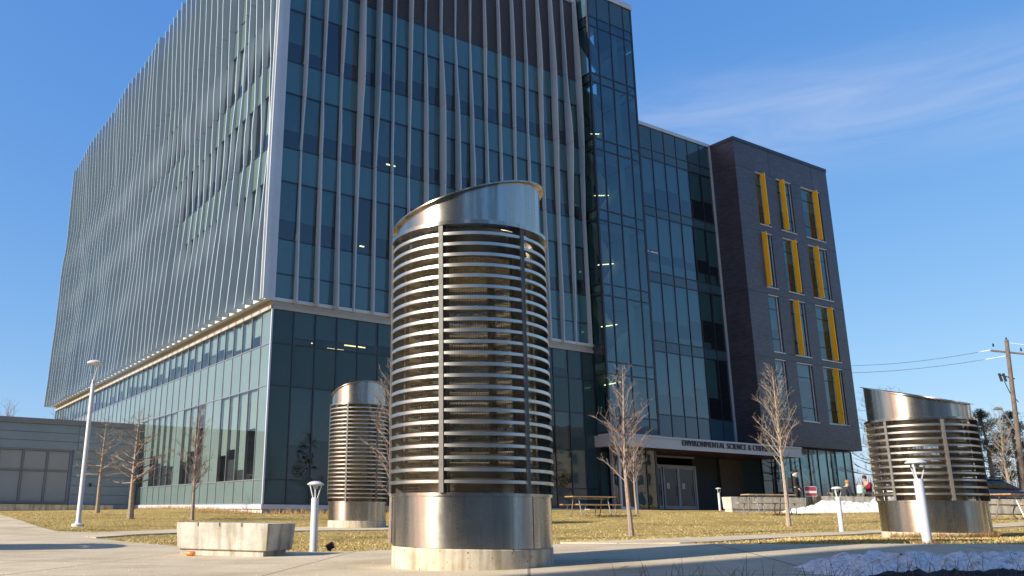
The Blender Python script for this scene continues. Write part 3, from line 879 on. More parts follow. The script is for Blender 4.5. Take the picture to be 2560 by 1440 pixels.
# -- brick wing
BF = -0.0
U0, U1 = 35.14, 46.45
Vf = 0.2                                     # front plane (local y)
WIN = []
colsA = {0: (37.30, 38.50), 1: (39.75, 41.55), 2: (42.80, 45.15)}
rowsZ = [(19.95, 24.0), (15.28, 19.36), (10.64, 14.72), (6.05, 10.13)]
for r_, (z0, z1) in enumerate(rowsZ):
    for c in range(3):
        u0, u1 = colsA[c]
        if r_ in (2, 3) and c == 0: u1 = 38.45
        WIN.append((r_, c, u0, u1, z0, z1))
# wall front with openings: vertical strips between openings
m = MB()
ZB, ZT = 4.28, 26.0
th = 0.3
ucuts = [U0, 37.30, 38.50, 39.75, 41.55, 42.80, 45.15, U1]
zc = [ZB] + sorted([z for w in rowsZ for z in w]) + [ZT]
for i in range(len(ucuts) - 1):
    for j in range(len(zc) - 1):
        isw = (i in (1, 3, 5)) and (j % 2 == 1)
        if not isw:
            m.quad((ucuts[i], Vf, zc[j]), (ucuts[i + 1], Vf, zc[j]), (ucuts[i + 1], Vf, zc[j + 1]), (ucuts[i], Vf, zc[j + 1]))
        else:
            a, b, z0, z1 = ucuts[i], ucuts[i + 1], zc[j], zc[j + 1]
            m.quad((a, Vf, z0), (a, Vf, z1), (a, Vf + th, z1), (a, Vf + th, z0)); m.quad((b, Vf, z1), (b, Vf, z0), (b, Vf + th, z0), (b, Vf + th, z1))
            m.quad((a, Vf, z1), (b, Vf, z1), (b, Vf + th, z1), (a, Vf + th, z1)); m.quad((b, Vf, z0), (a, Vf, z0), (a, Vf + th, z0), (b, Vf + th, z0))
m.quad((U0, 14, ZB), (U0, Vf, ZB), (U0, Vf, ZT), (U0, 14, ZT)); m.quad((U1, Vf, ZB), (U1, 14, ZB), (U1, 14, ZT), (U1, Vf, ZT))
m.quad((U0, Vf, ZB), (U0, 14, ZB), (U1, 14, ZB), (U1, Vf, ZB)); m.quad((U0, 14, ZB), (U0, 14, ZT), (U1, 14, ZT), (U1, 14, ZB)); m.quad((U0, Vf, ZT), (U1, Vf, ZT), (U1, 14, ZT), (U0, 14, ZT))
m.build('brick_wall', M['brick'], bld)
m = MB(); m.box(U0 - 0.04, U1 + 0.04, Vf - 0.04, 14.04, ZT, ZT + 0.26)
m.build('parapet_cap', M['mullion'], bld)
m = MB()
for z in (24.03, 19.40, 14.76, 10.18):
    m.box(U0 - 0.006, U1 + .006, Vf - 0.006, Vf - 0.001, z - .022, z + .022); m.box(U0 - 0.006, U0 - .001, Vf, 2.3, z - .022, z + .022)
for u in (39.1, 44.4): m.box(u - .02, u + .02, Vf - 0.006, Vf - .001, 24.06, 26.0)
m.build('movement_joint', M['black'], bld)
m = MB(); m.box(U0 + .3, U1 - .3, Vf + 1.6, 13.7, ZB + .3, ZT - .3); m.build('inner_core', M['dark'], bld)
sun_fins = {(0, 0): 38.00, (0, 1): 40.28, (0, 2): 44.40, (1, 0): 37.46, (1, 1): 40.90, (1, 2): 43.62, (2, 1): 40.32, (2, 2): 44.42, (3, 2): 44.15}
rnd = random.Random(77)
for (r_, c, u0, u1, z0, z1) in WIN:
    f = MB()
    fwid = 0.07
    y0, y1 = Vf + 0.10, Vf + 0.20
    f.box(u0, u0 + fwid, y0, y1, z0, z1); f.box(u1 - fwid, u1, y0, y1, z0, z1); f.box(u0 + fwid, u1 - fwid, y0, y1, z1 - fwid, z1); f.box(u0 + fwid, u1 - fwid, y0, y1, z0, z0 + fwid)
    fo = f.build('window', M['trim'], bld)
    q = MB(); q.box(u0 + fwid, u1 - fwid, y0 + .02, y1 - .02, z1 - 1.02, z1 - .97); q.box(u0 + fwid, u1 - fwid, y0 + .02, y1 - .02, z0 + .92, z0 + .97)
    q.build('glazing_bar', M['mullion'], fo)
    q = MB(); q.quad((u0 + fwid, y0 + .05, z0 + fwid), (u1 - fwid, y0 + .05, z0 + fwid), (u1 - fwid, y0 + .05, z1 - fwid), (u0 + fwid, y0 + .05, z1 - fwid))
    q.build('pane', M['pane_sky_tint'], fo)
    zb = z1 - (z1 - z0) * rnd.choice([.3, .45, .6, .7])
    q = MB(); q.box(u0 + .08, u1 - .08, y1 + .08, y1 + .10, zb, z1); q.build('blind', M['blind'], fo)
    q = MB(); q.box(u0 - .05, u1 + .05, Vf - .07, Vf + .28, z0 - .07, z0 - .002); q.box(u0, u1, Vf - .02, Vf + .09, z1 - .06, z1 - 0.003)
    q.build('sill', M['trim'], fo)
    if (r_, c) in sun_fins:
        uf = sun_fins[(r_, c)]
        q = MB(); q.box(uf, uf + .08, Vf - .29, Vf + .09, z0 + .04, z1 - .03)
        q.build('sunshade_fin', M['yellow'], fo, bevel=0.012)
m = MB(); m.bar((37.5, 1.2, 20.55), (37.9, 1.0, 20.75), .05, .05); m.bar((37.5, 1.2, 11.3), (37.85, 1.0, 11.4), .05, .05); m.build('strip_light', M['lamp_strip'], bld)

# lobby below the brick wing
LU = [35.75 + 1.06 * k for k in range(10)] + [46.2]
facade(lambda a, d, z: (a, 0.95 - d, z), LU, [(0.08, 4.22, 'V')], mkeyV='pane_wavy', prio=9, seed=41, blind=False, mullmat='mullion', wide=0.04)
facade(lambda a, d, z: (46.2 + d, a, z), [0.95, 2.5, 4.0, 5.5, 7.0], [(0.08, 4.22, 'V')], mkeyV='pane_wavy', prio=3, seed=42, blind=False)
m = MB(); m.box(36.8, 46.0, 6.8, 7.0, 0, 4.28); m.box(35.9, 45.9, 1.2, 6.8, -.2, 0.06)
m.build('lobby_wall', M['slab'], bld)
m = MB(); m.box(35.7, 37.0, 0.9, 1.0, 0.08, 0.09); m.box(37.9, 37.98, 0.86, 0.96, 0.08, 3.4); m.box(38.9, 38.98, 0.86, 0.96, 0.08, 3.4); m.box(37.9, 38.98, 0.86, 0.96, 2.5, 2.6); m.box(37.9, 38.98, .86, .96, 0.08, 0.3)
m.build('lobby_door', M['trim'], bld)

# ground-floor tower glazing and entrance recess
facade(lambda a, d, z: (a, -1.0 - d, z), [19.97, 20.45], [(-0.15, 3.3, 'V')], mkeyV='pane_wavy', prio=9, seed=51, blind=False, mullmat='mull_light', wide=.06)
facade(lambda a, d, z: (a, -1.0 - d, z), [21.85, 22.7, 23.5], [(-0.05, 3.3, 'V')], mkeyV='pane_wavy', prio=9, seed=52, blind=False, mullmat='mullion', wide=.05)
facade(lambda a, d, z: (19.97 - d, a, z), [-1.0, 0.0], [(-0.15, 3.3, 'V')], mkeyV='pane', prio=9, seed=53, blind=False, mullmat='mull_light', wide=.07)
facade(lambda a, d, z: (23.5 + d, a, z), [-1.0, 0.6, 2.3], [(-0.05, 3.3, 'V')], mkeyV='pane', prio=9, seed=54, blind=False)
def door(u0, u1, y, z0, z1, fr=0.10, mat='mull_light', paper=False):
    f = MB()
    f.box(u0, u0 + fr, y - .03, y + .04, z0, z1); f.box(u1 - fr, u1, y - .03, y + .04, z0, z1)
    f.box(u0 + fr, u1 - fr, y - .03, y + .04, z1 - fr, z1); f.box(u0 + fr, u1 - fr, y - .03, y + .04, z0, z0 + .22)
    d = f.build('door', M[mat], bld)
    q = MB(); q.quad((u0 + fr, y, z0 + .22), (u1 - fr, y, z0 + .22), (u1 - fr, y, z1 - fr), (u0 + fr, y, z1 - fr)); q.build('pane', M['door_glass'], d)
    q = MB(); q.tube([(u1 - fr - .05, y - .09, z0 + .8), (u1 - fr - .05, y - .09, z0 + 1.5)], .018, 8); q.box(u1 - fr - .06, u1 - fr - .04, y - .09, y, z0 + .82, z0 + .86); q.box(u1 - fr - .06, u1 - fr - .04, y - .09, y, z0 + 1.44, z0 + 1.48)
    q.build('handle', M['galv'], d)
    if paper:
        q = MB(); q.box(u0 + .3, u0 + .55, y - .012, y - .006, z0 + 1.25, z0 + 1.6); q.build('notice', M['paper'], d)
    return d
door(20.48, 21.82, -1.02, -0.12, 3.25, 0.13, 'trim')
door(26.15, 27.60, 2.3, 0.03, 2.62, .12)
door(27.70, 29.10, 2.3, 0.03, 2.62, .12, paper=True)
door(29.10, 30.60, 2.3, 0.03, 2.62, .12, paper=True)
m = MB(); m.box(24.0, 30.7, 2.26, 2.34, 2.62, 2.74); m.box(24.0, 30.7, 2.27, 2.33, 3.2, 3.3); m.box(30.6, 30.75, 2.24, 2.36, 0.0, 2.74)
m.box(24.0, 26.1, 2.27, 2.33, 0.0, 0.2)
m.build('door_surround', M['mull_light'], bld)
m = MB(); m.box(30.75, 33.2, 2.5, 2.7, 0, 3.3); m.box(24.0, 36.0, 6.9, 7.1, 0, 4.0); m.box(23.9, 24.0, 2.4, 6.9, 0, 4.0); m.box(24.0, 33.2, 2.4, 6.9, 3.31, 3.36); m.box(30.8, 30.9, 2.7, 6.9, 0, 3.3)
m.build('recess_wall', M['dark'], bld)
m = MB(); m.box(33.2, 35.5, 2.3, 2.7, 0, 3.95)
m.build('recess_pier', concrete_mat('brown_brick', (0.07, 0.055, 0.04), (0.09, 0.07, 0.05), (0.12, 0.09, 0.065), 6), bld)
m = MB(); m.box(26.3, 26.55, 2.7, 2.9, .05, 1.4); m.box(26.6, 27.0, 2.8, 2.82, 1.2, 1.9)
m.build('notice_board', M['paper'], bld)
m = MB(); m.box(26.3, 26.65, 2.6, 2.65, 1.95, 2.08)
m.build('indoor_screen', M['blue_lamp'], bld)

# canopy
m = MB()
m.box(19.73, 36.1, -1.8, -1.72, 3.30, 3.93); m.box(19.73, 19.81, -1.72, -0.02, 3.30, 3.93)
m.box(19.81, 36.1, -1.72, 2.28, 3.86, 3.92); m.box(19.70, 36.1, -1.86, -1.8, 3.86, 3.96)
m.box(19.90, 24.0, -1.06, -0.98, 3.96, 4.1); m.box(36.02, 36.1, -1.72, 0.9, 3.30, 3.86)
co = m.build('entrance_canopy', M['canopy'], bld)
m = MB(); m.box(19.82, 36.0, -1.71, 2.25, 3.31, 3.37); m.build('canopy_soffit', M['wood_soffit'], co)
m = MB()
for u in (25.6, 27.4, 29.4, 31.4): m.lathe([(0.0, 3.30), (0.07, 3.30), (0.08, 3.31)], 14, c=(u, 0.2, 0))
m.build('downlight', M['lamp_lens'], co)
cu = bpy.data.curves.new('t', 'FONT'); cu.body = 'ENVIRONMENTAL SCIENCE & CHEMISTRY'; cu.size = 1; cu.extrude = 0.03; cu.offset = 0.0; cu.space_character = 1.14
to = bpy.data.objects.new('t', cu); COL.objects.link(to)
bpy.context.view_layer.update()
dg = bpy.context.evaluated_depsgraph_get()
tm = bpy.data.meshes.new_from_object(to.evaluated_get(dg))
bpy.data.objects.remove(to)
cc = np.array([v.co[:] for v in tm.vertices])
mnx, mxx, mny, mxy = cc[:, 0].min(), cc[:, 0].max(), cc[:, 1].min(), cc[:, 1].max()
# cap height of a single letter (the ampersand may dip lower)
sx = (33.62 - 24.85) / (mxx - mnx); sy = 0.315 / (mxy - mny)
for v in tm.vertices:
    x, y, z = v.co
    v.co = (24.85 + (x - mnx) * sx, -1.83 - z * 1.0, 3.535 + (y - mny) * sy)
tm.materials.append(M['letter'])
lo = bpy.data.objects.new('lettering', tm); COL.objects.link(lo); lo.parent = co
lo['label'] = 'dark raised letters reading ENVIRONMENTAL SCIENCE & CHEMISTRY'

# panes: the ones that show largest stay single objects, the others form one part
panes.sort(key=lambda p: -p[0])
def pane_obj(lst, kind=None):
    by = {}
    for _, q, mk, bl in lst: by.setdefault(mk, []).append((q, bl))
    for mk, L in by.items():
        a, b = MB(), MB()
        for q, bl in L:
            a.quad(*q)
            if bl: b.quad(*bl)
        o = a.build('glass_pane', M[mk], bld)
        if kind: o['kind'] = kind
        if b.f: b.build('blind', M['blind_west' if mk == 'pane_west' else 'blind'], o)
for p_ in panes[:98]: pane_obj([p_])
rest = panes[98:]
a, b = MB(), MB()
keys = ['pane', 'pane_wavy', 'pane_sky_tint', 'pane_west']
for _, q, mk, bl in rest:
    a.cur = keys.index(mk); a.quad(*q)
    if bl: b.cur = 1 if mk == 'pane_west' else 0; b.quad(*bl)
o = a.build('glass_pane', [M[k] for k in keys], bld); o['kind'] = 'stuff'
b.build('blind', [M['blind'], M['blind_west']], o)

# ------------------------------------------------------------------ low grey service building (perpendicular to the glass)
sb = empty('service_building', W(0, 20.3), AZ)
tag(sb, 'low grey metal clad service building with panelled overhead doors, left of the glass block', 'building')
m = MB()
zt = 5.0
X0 = -40
def strip(u0, u1, z0, z1, y=0.0): m.quad((u0, y, z0), (u1, y, z0), (u1, y, z1), (u0, y, z1))
rows_s = [4.66, 4.15, 3.66, 3.16]
# boards as real steps
zz = -0.6; bz = [-0.6, 0.0, 0.55, 1.08, 1.60, 2.12, 2.64, 3.16, 3.66, 4.16, 4.66]
for a_, b_ in zip(bz, bz[1:]):
    segs = [(-4.0, -0.06)] if a_ < 3.1 else [(-40, -3.82), (-3.80, -0.06)]
    if a_ < 3.1: segs.append((-40, -8.3))
    for u0, u1 in segs:
        m.pts8([(u0, 0.012, a_ + .012), (u1, 0.012, a_ + .012), (u1, .2, a_ + .012), (u0, .2, a_ + .012), (u0, 0, b_ - .012), (u1, 0, b_ - .012), (u1, .2, b_ - .012), (u0, .2, b_ - .012)])
m.box(-40, -0.06, 0.1, 14, -.6, 4.66)
# carve: the doors sit in a shallow recess, so keep the solid behind it
m.build('metal_siding', M['siding'], sb)
m = MB(); m.box(-40, -0.04, -0.08, 0.35, 4.66, 4.98); m.build('roof_fascia', M['siding_trim'], sb)
for k in range(3):
    pass
dm = plain('door_panel_metal', (0.25, 0.28, 0.31), 0.55, 0, 0.04, 1)
dr = MB()
du = [-8.15, -6.98 + .12, -5.56 + .06, -4.17]
du = [-8.2, -6.86, -5.50, -4.16]
for i in range(3):
    for (z0, z1) in ((0.12, 1.84), (1.98, 3.06)):
        u0, u1 = du[i] + .08, du[i + 1] - .08
        dr.box(u0, u1, 0.035, 0.09, z0, z1)
        dr.box(u0 + .09, u1 - .09, 0.02, 0.035, z0 + .08, z1 - .08)
do = dr.build('overhead_door', dm, sb)
m = MB()
for u in du: m.box(u - .05, u + .05, 0.02, 0.098, 0.1, 3.1)
m.box(-8.25, -4.11, 0.02, 0.098, 1.86, 1.96); m.box(-8.25, -4.11, -.03, 0.098, 3.08, 3.16); m.box(-8.25, -4.11, -.03, 0.098, 0.0, 0.1)
m.build('door_frame', M['siding_trim'], do)
m = MB(); m.box(-2.92, -2.78, -.05, 0.0, 1.05, 1.24); m.build('outlet_box', M['black'], sb)
m = MB(); m.box(-40, -1.75, -1.6, -1.3, -1.2, -0.06)
for u in (-13, -10.2, -7.2, -4.9, -3.2): pass
tag(m.build('retaining_kerb', M['concrete'], None), 'long low concrete kerb in front of the grey service building', 'kerb')
k_ = bpy.data.objects['retaining_kerb']; k_.location = W(0, 20.3); k_.rotation_euler = (0, 0, AZ)

# ------------------------------------------------------------------ steel air intakes
def slant(mb, r, zbase, zc, a, phi, n=96, rin=None, lipw=0.05):
    vs, fs = [], []
    for i in range(n):
        t = 2 * math.pi * i / n
        zt = zc + a * math.cos(t - phi)
        vs += [(r * math.cos(t), r * math.sin(t), zbase), (r * math.cos(t), r * math.sin(t), zt), (r * .985 * math.cos(t), r * .985 * math.sin(t), zt), (r * .985 * math.cos(t), r * .985 * math.sin(t), zbase)]
    for i in range(n):
        j = (i + 1) % n
        fs += [(i * 4, j * 4, j * 4 + 1, i * 4 + 1), (i * 4 + 1, j * 4 + 1, j * 4 + 2, i * 4 + 2), (i * 4 + 2, j * 4 + 2, j * 4 + 3, i * 4 + 3)]
    mb.add(vs, fs, True)

def make_intake(loc, rz, hb, hd, nb, zc, a, phi, label, spacing=0.1275, group='stainless steel air intakes'):
    root = empty('air_intake', loc, 0)
    tag(root, label, 'air intake', group)
    m = MB(); m.lathe([(0.0, -.5), (0.905, -.5), (0.905, hb - .012), (0.893, hb), (0.0, hb)], 96); m.build('concrete_base', M['concrete_base'], root)
    z1 = hb + hd
    m = MB(); m.lathe([(0.90, hb + .001), (0.90, z1)], 96); m.lathe([(0.80, z1), (0.80, hb + .001)], 48)
    m.build('drum', M['steel'], root)
    t_ = rz + R(66)
    m = MB(); m.bar((.902 * math.cos(t_), .902 * math.sin(t_), hb + .004), (.902 * math.cos(t_), .902 * math.sin(t_), z1 - .004), .008, .006); m.build('weld_seam', M['steel_dark'], root)
    m = MB(); m.lathe([(0.60, z1), (0.918, z1), (0.918, z1 + .03), (0.88, z1 + .034), (0.60, z1 + .034)], 96, close=True); m.build('drum_rim', M['steel'], root)
    zf = z1 + spacing * nb
    for k in range(1, nb):
        z = z1 + spacing * k
        m = MB()
        # outer lip then a blade sloping up and inward
        m.lathe([(0.931, z), (0.938, z + .005), (0.938, z + .036), (0.931, z + .040), (0.785, z + .066), (0.785, z + .062), (0.926, z + .036), (0.928, z + .030)], 96, close=True)
        m.build('louvre_blade', M['blade_steel'], root)
    m = MB(); m.lathe([(0.955, zf), (0.955, zf + .045), (0.88, zf + .047), (0.88, zf + .043), (0.80, zf + .043), (.80, zf)], 96, close=True)
    m.build('upper_flange', M['steel'], root)
    for k in range(6):
        t = rz + k * math.pi / 3
        c, s = math.cos(t), math.sin(t)
        m = MB()
        def P(r, w, z): return (r * c - w * s, r * s + w * c, z)
        m.pts8([P(.925, -.026, z1 + .03), P(.947, -.026, z1 + .03), P(.947, .026, z1 + .03), P(.925, .026, z1 + .03), P(.925, -.026, zf), P(.947, -.026, zf), P(.947, .026, zf), P(.925, .026, zf)])
        m.pts8([P(.79, -.006, z1 + .03), P(.925, -.006, z1 + .03), P(.925, .006, z1 + .03), P(.79, .006, z1 + .03), P(.79, -.006, zf), P(.925, -.006, zf), P(.925, .006, zf), P(.79, .006, zf)])
        for q in range(nb):
            zz = z1 + spacing * (q + .55)
            if q % 4 == 2:
                cc_, n_ = P(.9475, 0, zz), 8
                m.add([P(.950, .008 * math.cos(2 * math.pi * e / n_), zz + .008 * math.sin(2 * math.pi * e / n_)) for e in range(n_)], [tuple(range(n_))])
        m.build('post', M['steel_flat'], root)
    # bird mesh
    n_ = 96
    rm = 0.775
    me = bpy.data.meshes.new('wire_mesh')
    vs, fs = [], []
    for i in range(n_):
        t = 2 * math.pi * i / n_
        vs += [(rm * math.cos(t), rm * math.sin(t), z1), (rm * math.cos(t), rm * math.sin(t), zf)]
    for i in range(n_):
        j = (i + 1) % n_; fs.append((i * 2, j * 2, j * 2 + 1, i * 2 + 1))
    me.from_pydata(vs, [], fs)
    uv = me.uv_layers.new(name='UVMap')
    cell = 0.030
    for i, p in enumerate(me.polygons):
        cs = [(i, 0), (i + 1, 0), (i + 1, 1), (i, 1)]
        for li, (ii, jj) in zip(p.loop_indices, cs):
            uv.data[li].uv = (ii * 2 * math.pi * rm / n_ / cell, jj * (zf - z1) / cell)
    me.materials.append(M['mesh'])
    mo = bpy.data.objects.new('wire_mesh', me); COL.objects.link(mo); mo.parent = root
    # inner frame with cross plates and the fan duct hanging in the top
    m = MB()
    for k in range(6):
        t = rz + k * math.pi / 3
        m.bar((.75 * math.cos(t), .75 * math.sin(t), z1), (.75 * math.cos(t), .75 * math.sin(t), zf), .04, .04)
    m.lathe([(0.60, z1 + .02), (0.60, z1 + .3)], 48)
    m.build('inner_frame', M['steel_dark'], root)
    m = MB(); m.lathe([(0.70, zf - spacing * 2.6), (0.70, zf + .04), (0.0, zf + .04)], 48); m.lathe([(0.0, zf - spacing * 2.6), (.70, zf - spacing * 2.6)], 48)
    m.build('duct_collar', M['steel_dark'], root)
    m = MB(); slant(m, 0.885, zf + .045, zf + zc, a, phi)
    m.build('cap', M['steel'], root)
    m = MB(); n2 = 96; vs, fs = [], []
    for i in range(n2):
        t = 2 * math.pi * i / n2
        for (r, dz) in ((.86, .0), (.935, .0), (.935, .014), (.86, .014)):
            vs.append((r * math.cos(t), r * math.sin(t), zf + zc + a * r / .885 * math.cos(t - phi) + dz))
    for i in range(n2):
        j = (i + 1) % n2
        for q in range(4): fs.append((i * 4 + q, j * 4 + q, j * 4 + (q + 1) % 4, i * 4 + (q + 1) % 4))
    m.add(vs, fs, True); m.build('cap_rim', M['steel'], root)
    return root

def tz(x, y, dz=0): return (x, y, ter(x, y) + dz)
make_intake((0.776, 10.045, 0.14), R(-90 - 24), 0.205, 0.53, 24, 0.44, 0.24, R(0), 'tall steel air intake in the foreground centre with stacked curved louvres and slanted cap', 0.1243)
make_intake((-1.44, 27.47, 0.22), R(-90 - 20), 0.23, 0.53, 24, 0.36, 0.34, R(290), 'tall steel air intake further back beside the corner of the glass block', 0.1235)
make_intake((10.02, 16.68, 0.34), R(-90 - 30 + 22), 0.10, 0.53, 12, 0.54, 0.24, R(120), 'short squat steel air intake on the right behind a white bollard light', 0.124)
make_intake((13.62, 17.0, 0.42), R(-70), 0.10, 0.53, 12, 0.42, 0.17, R(20), 'short steel air intake cut by the right edge of the photo')
make_intake((-9.75, 13.0, 0.02), R(-70), 0.10, 0.53, 12, 0.42, 0.17, R(185), 'unseen short steel intake added left of the walkway to cast a shadow')  # added out of view only for its shadow on the walkway

# ------------------------------------------------------------------ bollard lights and lamp post
def make_bollard(loc, label):
    root = empty('bollard_light', loc); tag(root, label, 'bollard light', 'white bollard lights')
    m = MB(); m.lathe([(0, -.2), (.059, -.2), (.059, .80), (.055, .812), (0, .812)], 32); m.build('post', M['white_lamp'], root)
    m = MB()
    for k in range(3):
        t = R(90 + 120 * k + 10)
        m.bar((.038 * math.cos(t), .038 * math.sin(t), .80), (.105 * math.cos(t), .105 * math.sin(t), 1.01), .022, .010)
    m.build('bracket', M['white_lamp'], root)
    m = MB(); m.lathe([(0, 1.0), (.105, 1.0), (.132, 1.012), (.134, 1.022), (.105, 1.045), (.06, 1.064), (0, 1.07)], 40); m.build('lamp_head', M['white_lamp'], root)
    m = MB(); m.lathe([(0, .95), (.03, .955), (.045, .998), (0, .999)], 16); m.build('lamp_lens', M['lamp_lens'], root)
    return root
make_bollard((-1.39, 13.83, 0.098), 'white bollard light beside the end of the concrete planter')
make_bollard((6.84, 11.6, 0.383), 'white bollard light in front of the short steel air intake')
make_bollard((10.80, 21.82, 0.357), 'white bollard light on the lawn in front of the snow bank')
make_bollard((15.60, 43.4, 0.963), 'small distant white bollard light in front of the dark entrance')

lamp = empty('street_lamp', (-8.88, 24.2, 0.27)); tag(lamp, 'tall white lamp post with a flat disc head on the left lawn', 'lamp post')
m = MB(); m.lathe([(0, -.2), (.17, -.2), (.17, .04), (.09, .07), (.068, .10), (.064, 1.5), (.058, 3.86), (.055, 3.88), (0, 3.88)], 28); m.build('pole', M['white_lamp'], lamp)
m = MB(); m.lathe([(0, 3.86), (.045, 3.86), (.045, 4.0), (0, 4.0)], 16); m.build('collar', M['galv'], lamp)
m = MB()
for k in range(3):
    t = R(180 + 120 * k + 20); m.bar((.03 * math.cos(t), .03 * math.sin(t), 3.95), (.17 * math.cos(t), .17 * math.sin(t), 4.46), .035, .015)
m.build('bracket', M['white_lamp'], lamp)
m = MB(); m.lathe([(0, 4.45), (.19, 4.44), (.225, 4.46), (.228, 4.49), (.18, 4.53), (.08, 4.56), (0, 4.57)], 40); m.build('lamp_head', M['white_lamp'], lamp)

# ------------------------------------------------------------------ concrete planters / benches
def make_bench(a, b, wid, h, label, hz=None):
    a, b = Vector(a), Vector(b)
    d = (b - a); L = d.length; ang = math.atan2(d.y, d.x)
    zz = hz if hz is not None else max(ter(a.x, a.y), ter(b.x, b.y))
    root = empty('concrete_bench', (a.x, a.y, zz), ang); tag(root, label, 'bench', 'trapezoid concrete benches')
    m = MB()
    base = .11
    t0, t1 = .02, -.075
    n = 4
    m.pts8([(0.02, .01, base), (L - .02, .01, base), (L - .02, wid - .02, base), (.02, wid - .02, base), (-.005, -.02, h), (L + .01, -.02, h), (L + .01, wid + .01, h), (-.005, wid + .01, h)])
    o = m.build('bench_top', M['concrete'], root, bevel=.012)
    m = MB(); m.box(.05, L - .09, .045, wid - .08, -.35, base); m.build('bench_foot', M['concrete'], root)
    m = MB()
    k = 1
    while k * .37 < L - .2: m.box(k * .37, k * .37 + .014, -.0235, -.018, h - .045, h + .003); k += 1
    m.build('skate_stop', M['mullion'], root)
    return root
pA = gp(455, 1377); pB = gp(664, 1386)
make_bench((-3.27, 12.83, 0), (-1.86, 12.22, 0), .72, .475, 'long concrete planter bench beside a white bollard light at the lawn edge', 0.06)
bpy.data.objects['concrete_bench'].name = 'concrete_bench'

# ------------------------------------------------------------------ soda can, ground spotlight
c0 = gp(477, 1383)
can = empty('drink_can', (-2.98, 12.55, 0.085), R(-14)); tag(can, 'orange drink can lying against the concrete planter', 'can')
m = MB(); mc = [(0.0, -.06), (.026, -.06), (.033, -.052), (.033, .052), (.026, .06), (0.0, .06)]
m.lathe(mc, 20); o = m.build('can_body', plain('orange_can', (0.70, 0.20, 0.04), .3, .3, .3, 40), can); o.rotation_euler = (0, R(90), 0); o.location = (0, 0, .033)
sp_ = gp(825, 1378)
sp = empty('ground_spotlight', sp_); tag(sp, 'small black ground spotlight at the lawn edge right of the bollard', 'spotlight')
m = MB(); m.lathe([(0, 0), (.02, 0), (.02, .05), (0, .05)], 10); m.build('stake', M['black'], sp)
m = MB(); m.tube([(-.05, 0, .05), (.05, -.01, .10)], [.045, .055], 12); m.build('lamp_head', M['black'], sp)

# ------------------------------------------------------------------ picnic tables
def make_table(loc, rz, wood, label, L=1.85):
    root = empty('picnic_table', loc, rz); tag(root, label, 'picnic table', 'picnic tables on the lawn')
    m = MB()
    for k in range(5): y = -.37 + k * .15; m.box(-L / 2, L / 2, y, y + .14, .72, .76)
    m.build('table_top', M[wood], root)
    for s in (-1, 1):
        m = MB()
        for k in range(2): y = s * .72 + (k - 1) * .145; m.box(-L / 2, L / 2, y, y + .135, .42, .46)
        m.build('seat', M[wood], root)
    for sx_ in (-.62, .62):
        m = MB()
        for s in (-1, 1):
            pts = []
            pts += [(sx_, s * .24, .70), (sx_, s * .33, .42), (sx_, s * .42, .14), (sx_, s * .48, .04), (sx_, s * .58, .025), (sx_, s * .74, .03), (sx_, s * .82, .08), (sx_, s * .84, .18), (sx_, s * .80, .30), (sx_, s * .74, .40)]
            m.tube(pts, .021, 8)
            m.bar((sx_, s * .60, .41), (sx_, s * .88, .41), .05, .02)
        m.bar((sx_, -.36, .70), (sx_, .36, .70), .05, .03)
        m.build('leg_frame', M['galv'], root)
    m = MB()
    for s in (-1, 1): m.bar((s * .60, 0, .66), (s * .1, 0, .70), .03, .012)
    m.bar((-.62, 0, .66), (.62, 0, .66), .02, .03)
    m.build('brace', M['galv'], root)
    return root

